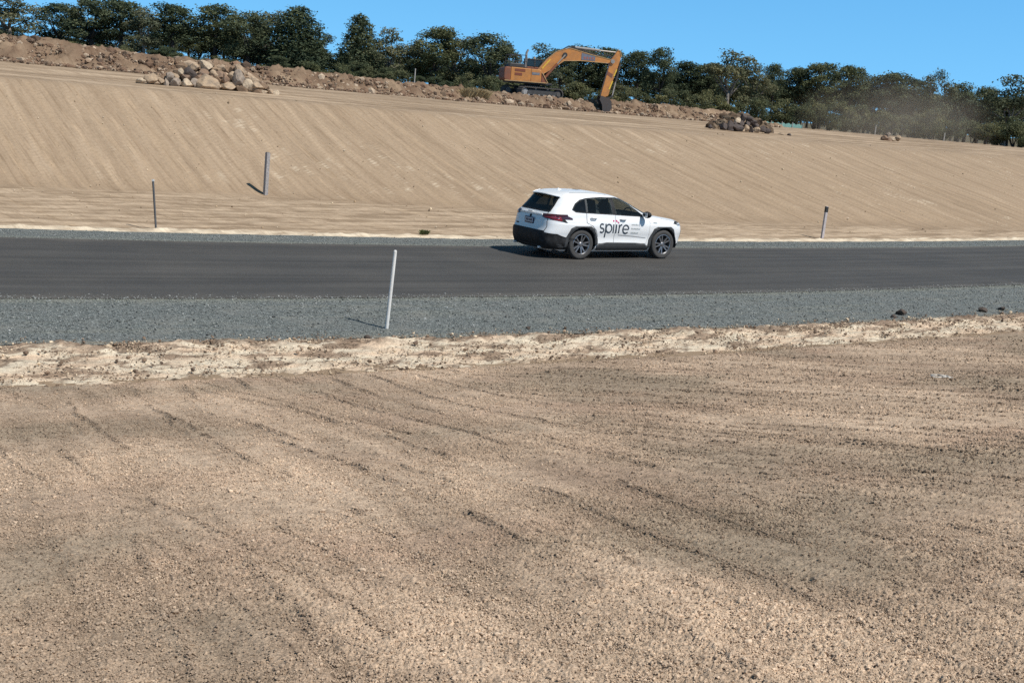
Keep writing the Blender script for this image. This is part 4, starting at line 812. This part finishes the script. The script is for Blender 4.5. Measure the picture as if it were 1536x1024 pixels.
heap1 = [(700, 108, 115, 85, 'p', 'big pale rounded boulder topping the large heap'), (598, 128, 75, 62, 't', 'tan boulder beside the topmost pale one'), (560, 175, 115, 90, 'd', 'dark shaded boulder in the upper left of the large heap'), (1000, 157, 92, 84, 't', 'orange tan boulder perched alone at the upper right of the large heap'),  # the shaded boulder has its shade put into the dark rock colour
 (715, 268, 195, 112, 't', 'longest tan slab boulder low in the front of the large heap'), (890, 300, 136, 72, 't', 'flattened oval boulder at the front foot of the large heap'), (535, 272, 98, 74, 'p', 'pale squat boulder at the front left foot of the large heap'), (435, 262, 95, 74, 'g', 'grey leaning boulder at the front left foot of the large heap'), (380, 210, 68, 95, 'g', 'upright grey block at the left shoulder of the large heap'),
 (230, 228, 108, 78, 't', 'wide tan boulder left of the large heap'), (130, 242, 92, 46, 'p', 'leftmost low boulder trailing off the large heap'), (990, 235, 108, 120, 'g', 'tall grey boulder at the right of the large heap'), (870, 232, 96, 76, 'b', 'brown boulder above the flattened oval one'), (1068, 305, 86, 118, 'p', 'pale pointed boulder standing at the right front of the large heap'),
 (1160, 300, 116, 66, 't', GEN), (1192, 347, 116, 48, 'p', GEN), (1282, 352, 74, 52, 't', GEN), (1330, 357, 66, 50, 'p', 'rightmost small pale boulder ending the large heap'), (770, 185, 84, 70, 't', GEN), (680, 185, 86, 62, 'b', GEN), (480, 165, 54, 52, 'p', GEN), (602, 268, 66, 72, 'g', GEN), (842, 192, 96, 56, 'b', GEN), (930, 200, 70, 66, 't', GEN), (302, 242, 66, 56, 't', GEN), (1112, 238, 76, 56, 't', GEN), (640, 222, 76, 66, 'b', GEN), (1205, 292, 66, 44, 'b', GEN), (350, 262, 56, 60, 'g', GEN), (762, 235, 66, 56, 'b', GEN), (268, 264, 56, 36, 't', GEN), (520, 215, 70, 60, 'b', GEN), (430, 205, 60, 56, 't', GEN), (800, 300, 66, 46, 'p', GEN)]
yb = on_ground(300, 136).y
for zx, zy, w, h, m_, lb in heap1:
    px, py = 190 + zx / 5.908, 80 + zy / 5.908; base = on_ground(px, 125.5 + (px - 215) * .086).y
    up = max(0, (126 + (px - 215) * .086 - py - h / 11.8)) * yb / F
    rock(px, py, w / 5.908, h / 5.908, mats[m_], base + .25 + .55 * up, lb, G1)
G2 = 'rocks in the dark heap right of the excavator'; GE2 = 'jagged brown rock within the dark heap right of the excavator'
heap2 = [(235, 290, 110, 110, 'b', 'pale capped rock at the left end of the dark heap'), (50, 295, 60, 50, 'd', 'lone dark rock left of the dark heap'), (330, 280, 90, 120, 'd', GE2), (430, 310, 180, 90, 'd', 'long dark slab at the base of the dark heap'), (440, 205, 90, 80, 'p', 'brightest pale rock high in the dark heap'), (530, 160, 80, 100, 'd', 'pointed dark rock at the peak of the dark heap'), (610, 180, 100, 100, 'd', GE2), (660, 230, 110, 70, 'd', GE2), (700, 270, 90, 80, 'd', GE2), (570, 320, 90, 80, 't', 'light tan rock low in the middle of the dark heap'), (640, 345, 80, 90, 'b', GE2), (720, 345, 90, 80, 't', GE2), (800, 330, 90, 90, 'b', GE2), (880, 350, 100, 70, 'b', 'rounded brown rock at the right end of the dark heap'), (400, 250, 80, 70, 'b', GE2), (500, 250, 90, 80, 'b', GE2), (580, 255, 90, 80, 'b', GE2), (1075, 400, 90, 34, 't', 'small flat tan rock lying right of the dark heap'), (1190, 405, 50, 30, 'd', 'farthest stray dark rock trailing right of the dark heap'), (505, 330, 80, 70, 't', GE2), (100, 325, 50, 30, 'b', GE2), (350, 340, 80, 50, 'b', GE2)]
for zx, zy, w, h, m_, lb in heap2:
    px, py = 1060 + zx / 9.6, 160 + zy / 9.6; yg = on_ground(px, 194 + (px - 1065) * .085).y
    up = max(0, (195 + (px - 1065) * .085 - py - h / 19.)) * yg / F
    rock(px, py, w / 9.6, h / 9.6, (R_DK if m_ == 'b' else mats[m_]), yg + .2 + .5 * up, lb, G2, 'rock')
G3 = 'rocks in the small far heap'
for px, py, w, h, m_, lb in ((1332, 203, 6, 9, 'g', 'upright grey rock topping the small far heap'), (1327, 208, 9, 7, 'b', 'brown rock at the left of the small far heap'), (1339, 209, 8, 6, 'p', 'pale rock in the middle of the small far heap'), (1347, 208, 9, 7, 't', 'tan rock at the right of the small far heap'), (1333, 210, 8, 5, 'b', 'low brown rock under the upright grey one')):
    rock(px, py, w, h, mats[m_], on_ground(px, 212 + (px - 1335) * .08).y, lb, G3, 'rock')
# dark clods of earth on the gravel edge
m_clod = rockmat('dark_earth_clod', (.085, .06, .045)); 
for px, py, w, h, lb in ((1352, 469, 15, 9, 'largest dark clod at the gravel edge right of the car'), (1340, 475, 9, 6, 'small dark clod touching the largest one'), (1473, 465, 12, 8, 'larger dark clod of the pair near the right frame edge'), (1503, 463, 9, 7, 'smaller dark clod farthest right on the gravel edge'), (551, 506, 9, 6, 'dark clod below the white post'), (792, 492, 7, 5, 'dark clod on the verge below the car')):
    g_ = on_ground(px, py + h * .4, 8, 60); o = rock(px, py, w, h, m_clod, g_.y, lb, 'dark clods on the gravel edge', 'earth_clod'); o['category'] = 'clod'
# crumpled pale strip of litter, weed
m_lit = plain('pale_plastic', (.58, .55, .50), .6, var=.1)
g_ = on_ground(1410, 573, 8, 40)
b = MB(); rr_ = random.Random(3); P = []
for i in range(26):
    a = 2 * PI * i / 25 * 1.15; P.append((.13 * math.cos(a) + .04 * rr_.uniform(-1, 1), .07 * math.sin(a) + .03 * rr_.uniform(-1, 1),   .06 + .01 * rr_.uniform(-1, 1)))
for i in range(25):
    p, q_ = P[i], P[i + 1]; b.add([p, q_, (q_[0], q_[1], q_[2] + .02), (p[0], p[1], p[2] + .018)], [[0, 1, 2, 3]])
o = b.build('plastic_strip', m_lit, None, True); o.location = g_; md = o.modifiers.new('solid', 'SOLIDIFY'); md.thickness = .006; tag(o, 'crumpled white plastic strip lying on the brown soil at right', 'litter')
m_weed = plain('weed_green', (.10, .13, .035), .8, var=.3)
def tuft(px, py, r, n, hh, mat, name, lb, seed, cat, group=None):
    g_ = on_ground(px, py, 8, 150); rr_ = random.Random(seed); b = MB()
    for i in range(n):
        a = rr_.uniform(0, 6.28); d_ = r * rr_.uniform(.1, 1); l = hh * rr_.uniform(.5, 1); x, y = d_ * .35 * math.cos(a), d_ * .35 * math.sin(a); ex_, ey = d_ * math.cos(a), d_ * math.sin(a); w = .02
        b.add([(x - w, y, -.02), (x + w, y, -.02), ((x + ex_) / 2 + w, (y + ey) / 2, l * .7), ((x + ex_) / 2 - w, (y + ey) / 2, l * .7), (ex_, ey, l)], [[0, 1, 2, 3], [3, 2, 4]])
    o = b.build(name, mat); o.location = g_; return tag(o, lb, cat, group)
tuft(636, 352, .22, 80, .16, m_weed, 'weed', 'small green weed at the edge of the far gravel shoulder', 4, 'weed')
m_dry = plain('dry_grass', (.40, .30, .15), .9, var=.3)
for k, (px, py) in enumerate(((706, 146), (716, 147), (698, 147), (726, 149))): tuft(px, py, .75, 160, .65, m_dry, 'dry_grass_tuft', 'tuft of dry straw coloured grass on the berm left of the excavator', 60 + k, 'grass', 'dry grass tufts on the berm')
# green shade cloth far right
m_net = plain('teal_mesh', (.10, .22, .20), .8, var=.2)
a, c = at_y(1140, 184, 112), at_y(1204, 189, 118)
b = MB(); n_ = 24
for i in range(n_ + 1):
    p = a.lerp(c, i / n_); b.v += [(p.x, p.y + .08 * math.sin(i * 1.3), p.z - .9), (p.x, p.y + .1 * math.sin(i * 1.1 + 1), p.z + .10 + .07 * math.sin(i * 2.1))]
b.f = [[2 * i, 2 * i + 2, 2 * i + 3, 2 * i + 1] for i in range(n_)]
o = empty('silt_fence', (0, 0, 0), label='low teal mesh barrier behind the dark rock heap', cat='fence'); q = b.build('mesh_cloth', m_net, o, True); md = q.modifiers.new('solid', 'SOLIDIFY'); md.thickness = .03
for i in range(0, n_ + 1, 6):
    p = a.lerp(c, i / n_); MB().tube([(p.x, p.y - .05, p.z - 1), (p.x, p.y - .05, p.z + .25)], .035, 6).build('stake', m_fp, o)
# ------------------------------------------------------------------ trees
def foliage(name, c0, c1, c2):
    m, t, p = nt(name); a = N(t, 'ShaderNodeAttribute', attribute_name='Col'); oi = N(t, 'ShaderNodeObjectInfo'); g = N(t, 'ShaderNodeTexCoord')
    n = N(t, 'ShaderNodeTexNoise', i_Scale=.55, i_Detail=3.); L(t, g.outputs['Object'], n.inputs[0])
    sp = N(t, 'ShaderNodeSeparateColor'); L(t, a.outputs['Color'], sp.inputs[0])
    c = ramp(t, sp.outputs[0], [(0, c0), (.55, c1), (1, c2)])
    c = mixc(t, c, ramp(t, n.outputs[0], [(.38, (.72, .78, .75)), (.62, (1.3, 1.2, 1.05))]), 1., 'MULTIPLY')
    c = mixc(t, c, ramp(t, oi.outputs['Random'], [(0, (.75, .82, .8)), (.5, g3(1)), (1, (1.18, 1.10, .96))]), 1., 'MULTIPLY')
    L(t, c, p.inputs['Base Color']); p.inputs['Roughness'].default_value = .7; p.inputs['Specular IOR Level'].default_value = .25
    tl = N(t, 'ShaderNodeBsdfTranslucent'); L(t, c, tl.inputs[0]); mx = N(t, 'ShaderNodeMixShader'); mx.inputs[0].default_value = .3
    L(t, p.outputs[0], mx.inputs[1]); L(t, tl.outputs[0], mx.inputs[2]); L(t, mx.outputs[0], t.nodes['Material Output'].inputs[0]); return m
m_fd = foliage('dark_foliage', (.066, .086, .054), (.104, .128, .076), (.158, .178, .104))
m_fe = foliage('eucalypt_foliage', (.084, .100, .066), (.136, .150, .098), (.20, .206, .142))
m_fs = foliage('olive_foliage', (.086, .100, .056), (.136, .148, .080), (.19, .194, .11))
m_bk = plain('dark_bark', (.050, .040, .033), .95, var=.4, scale=3); m_bp = plain('pale_bark', (.24, .21, .18), .9, var=.4, scale=3)
def crown_mesh(clumps, n_per, leaf, seed, flat=1.):
    rg = np.random.default_rng(seed); CN, SZ, TO, NR_ = [], [], [], []
    for (c, r, tone) in clumps:
        n = int(n_per * (r[0] * r[1] * r[2]) ** (1 / 1.6)); d = rg.normal(0, 1, (n, 3)); d /= np.linalg.norm(d, axis=1)[:, None]; rad = rg.uniform(.35, 1, n) ** .5 * (1 + .18 * rg.normal(0, 1, n))
        lump = 1 + .22 * np.sin(d @ rg.normal(0, 3.2, 3) + rg.uniform(0, 6))
        CN.append(np.array(c) + d * np.array(r) * (rad * lump)[:, None]); SZ.append(leaf * rg.uniform(.55, 1.35, n)); TO.append(np.clip(tone + rg.normal(0, .22, n) + .1 * d[:, 2], 0, 1)); NR_.append(d * .7 + rg.normal(0, .7, (n, 3)) + np.array([0, 0, .35]))
    P = np.concatenate(CN); s = np.concatenate(SZ)[:, None]; t = np.concatenate(TO); nn = np.concatenate(NR_); nn /= np.linalg.norm(nn, axis=1)[:, None]
    u = np.cross(nn, rg.normal(0, 1, nn.shape)); u /= np.linalg.norm(u, axis=1)[:, None]; w = np.cross(nn, u)
    V = np.stack([P + u * s, P + w * s * .55 + nn * s * .15, P - u * s, P - w * s * .55 + nn * s * .15], 1).reshape(-1, 3)
    Fq = np.arange(len(V)).reshape(-1, 4); col = np.repeat(np.stack([t, t, t], -1), 4, 0)
    return V, Fq, col
def limb(b, a, c, r0, r1, rg, bend=.15):
    a, c = Vector(a), Vector(c); d = (c - a); L_ = d.length; pts = []
    off = Vector((rg.uniform(-1, 1), rg.uniform(-1, 1), rg.uniform(-.3, .5))) * L_ * bend
    for i in range(6):
        t = i / 5; pts.append(a.lerp(c, t) + off * math.sin(PI * t))
    b.tube(pts, [r0 + (r1 - r0) * i / 5 for i in range(6)], 7)
def tree_proto(kind, seed):
    """unit is metres: about 10 m tall, foot at the origin"""
    rg = random.Random(seed); cl = []; b = MB(); H_ = 10.
    if kind == 'gum':
        top = rg.uniform(3.6, 4.6); lean = rg.uniform(-.5, .5); limb(b, (0, 0, -.4), (lean, 0, top), .26, .19, rg, .05)
        for k in range(9):
            a = k * 2.4 + rg.uniform(-.4, .4); rad = rg.uniform(.5, 2.5); z = rg.uniform(5.2, 9.0) - .25 * rad
            c = (lean + rad * math.cos(a), rad * math.sin(a), z); limb(b, (lean * .9, 0, top * rg.uniform(.75, 1)), c, .11, .03, rg)
            r = rg.uniform(.8, 1.35); cl.append((c, (r, r, r * .72), rg.uniform(.3, .7)))
            if rg.random() < .8: q = (c[0] + rg.uniform(-1, 1), c[1] + rg.uniform(-1, 1), c[2] + rg.uniform(.2, .9)); cl.append((q, (r * .7, r * .7, r * .5), rg.uniform(.4, .8)))
        cl.append(((lean, 0, 9.0), (1.2, 1.2, .85), .6)); 
        for k in range(5): a = rg.uniform(0, 6.28); cl.append(((1.6 * math.cos(a), 1.6 * math.sin(a), rg.uniform(2.2, 4.5)), (1.0, 1.0, .8), .35))
        return cl, b, 300, .15
    if kind == 'pine':
        limb(b, (0, 0, -.4), (rg.uniform(-.2, .2), 0, 8.6), .28, .08, rg, .03)
        for k in range(17):
            z = 4.4 + 5.0 * (k / 16); w = 2.6 * math.sqrt(max(.06, 1 - ((z - 6.3) / 3.5) ** 2)); a = k * 2.4; rad = w * rg.uniform(.45, .85)
            c = (rad * math.cos(a), rad * math.sin(a), z); limb(b, (0, 0, z - 1.0), c, .07, .02, rg, .06); r = rg.uniform(.85, 1.25); cl.append((c, (r, r, r * .6), rg.uniform(.15, .55)))
        cl.append(((0, 0, 9.1), (1.3, 1.3, .8), .4)); cl.append(((0, 0, 6.8), (1.7, 1.7, 1.6), .1))
        return cl, b, 400, .14
    if kind == 'cone':
        limb(b, (0, 0, -.4), (0, 0, 9.3), .26, .05, rg, .02)
        for k in range(30):
            z = 1.0 + 8.4 * (k / 29); w = 2.7 * (1 - (z / 10.3) ** 1.5) ** .8 + .15; a = k * 2.4; rad = w * rg.uniform(.5, .8); r = .5 + w * .36
            c = (rad * math.cos(a), rad * math.sin(a), z); cl.append((c, (r, r, r * .85), rg.uniform(.1, .55)))
            if k % 2 == 0: limb(b, (0, 0, z - .6), c, .06, .02, rg, .05)
        cl.append(((0, 0, 9.5), (.5, .5, .7), .5))
        return cl, b, 360, .145
    if kind == 'broad':
        limb(b, (0, 0, -.4), (rg.uniform(-.3, .3), 0, 3.2), .30, .22, rg, .05)
        for k in range(24):
            z = rg.uniform(2.2, 9.1); w = 3.0 * math.sqrt(max(.05, 1 - ((z - 5.4) / 4.4) ** 2)); a = k * 2.4 + rg.uniform(-.3, .3); rad = w * rg.uniform(.35, .9)
            c = (rad * math.cos(a), rad * math.sin(a), z); r = rg.uniform(.75, 1.3); cl.append((c, (r, r, r * .75), rg.uniform(.15, .65)))
            if k % 2: limb(b, (0, 0, min(3.1, z - .8)), c, .10, .025, rg)
        cl.append(((0, 0, 8.9), (1.4, 1.4, .9), .5))
        return cl, b, 360, .145
    for k in range(4): a = rg.uniform(0, 6.28); limb(b, (0, 0, -.3), (1.4 * math.cos(a), 1.4 * math.sin(a), 3.6), .12, .03, rg)
    for k in range(17):
        z = rg.uniform(.7, 4.6); w = 2.6 * math.sqrt(max(.05, 1 - ((z - 1.6) / 3.4) ** 2)); a = k * 2.4; rad = w * rg.uniform(.2, .9); r = rg.uniform(.7, 1.15); cl.append(((rad * math.cos(a), rad * math.sin(a), z), (r, r, r * .8), rg.uniform(.25, .8)))
    return cl, b, 320, .145
PROT = {}
for kind, nv, fm, bmt in (('gum', 4, m_fe, m_bp), ('pine', 3, m_fd, m_bk), ('cone', 2, m_fd, m_bk), ('broad', 4, m_fd, m_bk), ('bush', 4, m_fs, m_bk)):
    for v in range(nv):
        cl, b, npc, leaf = tree_proto(kind, 900 + v * 13 + len(kind)); V_, Fq, col = crown_mesh(cl, npc, leaf, 500 + v)
        cm = np_mesh('crown', V_, Fq, fm, False, col); tm_ = b.mesh('trunk'); tm_.materials.append(bmt); tm_.shade_smooth(); PROT[kind, v] = (cm, tm_, (V_[:, 2].max(), V_[:, 0].max() - V_[:, 0].min()))
def tree(px, top, wpx, kind, v, Y, label, group, name=None, mat=None):
    """foot on the ground at depth Y, crown reaching picture height top"""
    t_ = at_y(px, top, Y); z0 = gz(t_.x, Y) - .05; cm, tmesh, (hh, ww) = PROT[kind, v % max(k[1] + 1 for k in PROT if k[0] == kind)]
    sz = (t_.z - z0) / hh; sx_ = wpx * Y / F / ww
    sx_ = min(max(sx_, sz * .45), sz * 1.8)
    r = random.Random(int(px * 7 + top)); o = empty(name or {'gum': 'eucalypt_tree', 'pine': 'pine_tree', 'cone': 'conifer_tree', 'broad': 'broadleaf_tree', 'bush': 'understorey_tree'}[kind], (t_.x, Y, z0), r.uniform(0, 6.28), label=label, cat='tree', group=group)
    o.scale = (sx_, sx_, sz)
    for me, nm in ((cm, 'crown'), (tmesh, 'trunk')): link(nm, me, None, o)
GT = 'trees along the far tree line'
TREES = [(15, -22, 95, 'gum', 0, 128, 'open crowned eucalypt cut off by the left frame edge'), (92, 2, 64, 'broad', 0, 132, 'dark leafy tree next right of the cut off eucalypt'), (135, -6, 70, 'broad', 1, 130, 'tall dark tree reaching the top frame edge left of centre'), (182, -3, 66, 'pine', 0, 131, 'dark dome crowned tree reaching the top frame edge, left of the round topped one'), (214, 8, 50, 'gum', 1, 129, 'thin eucalypt between two dark crowns at upper left'), (262, 3, 62, 'pine', 1, 131, 'dark round topped tree left of the first sky notch'),
 (325, 5, 62, 'pine', 2, 132, 'dark dome crowned tree right above the large boulder heap'), (372, 15, 56, 'broad', 2, 130, 'dark bushy tree right of the dome above the boulder heap'), (404, 14, 50, 'gum', 2, 132, 'loose crowned eucalypt left of the tall wide conifer'), (448, 6, 86, 'cone', 0, 130, 'tall wide conical tree left of the deep sky gap'), (478, 40, 44, 'gum', 3, 132, 'ragged lower eucalypt at the left side of the deep sky gap'),
 (542, 18, 66, 'cone', 1, 130, 'very dark pointed conifer right of the deep sky gap'), (582, 40, 54, 'gum', 0, 131, 'eucalypt shouldering the dark pointed conifer'), (655, 37, 58, 'broad', 3, 132, 'tall rounded tree over the bleached fence post'), (628, 58, 40, 'gum', 1, 133, 'lower eucalypt left of the tree over the bleached post'), (692, 54, 44, 'gum', 2, 134, 'small open crown between two taller trees left of the excavator'), (738, 46, 66, 'broad', 0, 132, 'dark tree standing just behind the tail of the excavator'), (764, 62, 30, 'gum', 3, 133, 'slim eucalypt at the left side of the sky gap above the cab'),
 (812, 64, 50, 'gum', 0, 136, 'bright topped eucalypt behind the excavator cab'), (846, 72, 44, 'pine', 0, 140, 'dark crown under the boom bend'), (880, 66, 52, 'pine', 1, 142, 'flat domed pine above the middle of the boom'), (920, 70, 46, 'pine', 2, 142, 'domed pine above the boom tip'), (958, 74, 42, 'pine', 0, 141, 'low dome pine just right of the boom tip'), (996, 69, 42, 'broad', 1, 138, 'taller dark crown right of the arm'), (1035, 90, 54, 'pine', 1, 142, 'even topped pine left of the sunlit eucalypt'), (1064, 94, 44, 'pine', 2, 142, 'shadowed pine touching the sunlit eucalypt'),
 (1106, 73, 62, 'gum', 1, 136, 'large open sunlit eucalypt above the dark rock heap'), (1136, 92, 44, 'gum', 3, 137, 'right half companion of the large sunlit eucalypt'), (1163, 93, 28, 'pine', 0, 140, 'small round crowned pine standing alone against the sky'), (1200, 98, 44, 'pine', 1, 141, 'pine left of the twin domes at right'), (1232, 92, 56, 'pine', 2, 140, 'widest domed pine at right of centre'), (1280, 96, 48, 'pine', 0, 141, 'domed pine with a bare trunk seen against sky'), (1312, 110, 34, 'gum', 2, 142, 'short eucalypt between two domed pines at right'), (1340, 105, 56, 'pine', 1, 141, 'domed pine behind the dust cloud'), (1376, 116, 50, 'pine', 2, 142, 'lower domed pine behind the dust cloud'),
 (1411, 101, 44, 'gum', 3, 138, 'eucalypt with the highest tip near the right frame edge'), (1446, 122, 50, 'broad', 2, 142, 'hazy rounded tree in the dust near the right'), (1476, 128, 40, 'broad', 3, 142, 'hazy low tree left of the rightmost eucalypt'), (1520, 111, 70, 'gum', 0, 137, 'rightmost large eucalypt cut by the frame edge')]
for px, top, w, k, v, Y, lb in TREES: tree(px, top, w * 1.5, k, v, Y, lb, GT)
rq = random.Random(77)
GU = 'low trees in the understorey'
LB = ['low olive green tree in the understorey of the tree line', 'low dark bushy tree in the understorey of the tree line']
def skyline(px): return np.interp(px, [-40, 45, 60, 75, 230, 300, 480, 500, 512, 600, 610, 760, 785, 1160, 1536, 1600], [30, 40, 62, 40, 30, 30, 60, 84, 60, 70, 82, 75, 92, 112, 140, 145])
px = -40.
while px < 1600:
    hz = 152 + (px - 768) * .0752; tp = skyline(px); kk = rq.random()
    h_ = rq.uniform(.18, .55); top = hz - 12 - (hz - 12 - tp) * h_
    dark = px < 760 and kk < .55
    tree(px, top, rq.uniform(40, 60), 'broad' if dark else 'bush', rq.randrange(4), rq.uniform(119, 126), LB[1] if dark else LB[0], GU, 'understorey_tree'); px += rq.uniform(17, 27)
GB = 'trees farther back behind the tree line'
px = -60.
while px < 1640:
    hz = 152 + (px - 768) * .0752; tp = skyline(px) + rq.uniform(2, 20)
    if not (492 < px < 512): tree(px, tp, rq.uniform(44, 60), rq.choice(('pine', 'broad', 'gum')), rq.randrange(4), rq.uniform(146, 156), 'dark tree farther back, filling the gaps of the tree line', GB, 'background_tree')
    px += rq.uniform(13, 20)

# ------------------------------------------------------------------ drifting dust
c = at_y(1345, 184, 108)
V_, F_ = ico(3, 9, .2, 1, 0); me = bpy.data.meshes.new('dust_cloud'); me.from_pydata((V_ * np.array([9.5, 5.0, 4.6])).tolist(), [], F_.tolist()); me.update()
m = bpy.data.materials.new('dust'); m.use_nodes = True; t = m.node_tree; t.nodes.remove(t.nodes['Principled BSDF']); pv = N(t, 'ShaderNodeVolumePrincipled'); pv.inputs['Color'].default_value = (.86, .70, .54, 1)
tc = N(t, 'ShaderNodeTexCoord'); n = N(t, 'ShaderNodeTexNoise', i_Scale=.28, i_Detail=3.); L(t, tc.outputs['Object'], n.inputs[0])
sc = N(t, 'ShaderNodeVectorMath', operation='MULTIPLY'); sc.inputs[1].default_value = (1 / 9.1, 1 / 4.8, 1 / 4.4); L(t, tc.outputs['Object'], sc.inputs[0]); ln = N(t, 'ShaderNodeVectorMath', operation='LENGTH'); L(t, sc.outputs[0], ln.inputs[0])
fa = ramp(t, ln.outputs['Value'], [(0, g3(1)), (1, g3(0))]); nf = ramp(t, n.outputs[0], [(.3, g3(.1)), (.65, g3(1))])
mu = N(t, 'ShaderNodeMath', operation='MULTIPLY'); L(t, fa, mu.inputs[0]); L(t, nf, mu.inputs[1]); m2 = N(t, 'ShaderNodeMath', operation='MULTIPLY'); L(t, mu.outputs[0], m2.inputs[0]); m2.inputs[1].default_value = .14; L(t, m2.outputs[0], pv.inputs['Density'])
L(t, pv.outputs[0], t.nodes['Material Output'].inputs['Volume'])
o = link('dust_cloud', me, m); o.location = c; tag(o, kind='stuff')
S.cycles.volume_step_rate = 1.0; S.cycles.volume_max_steps = 64
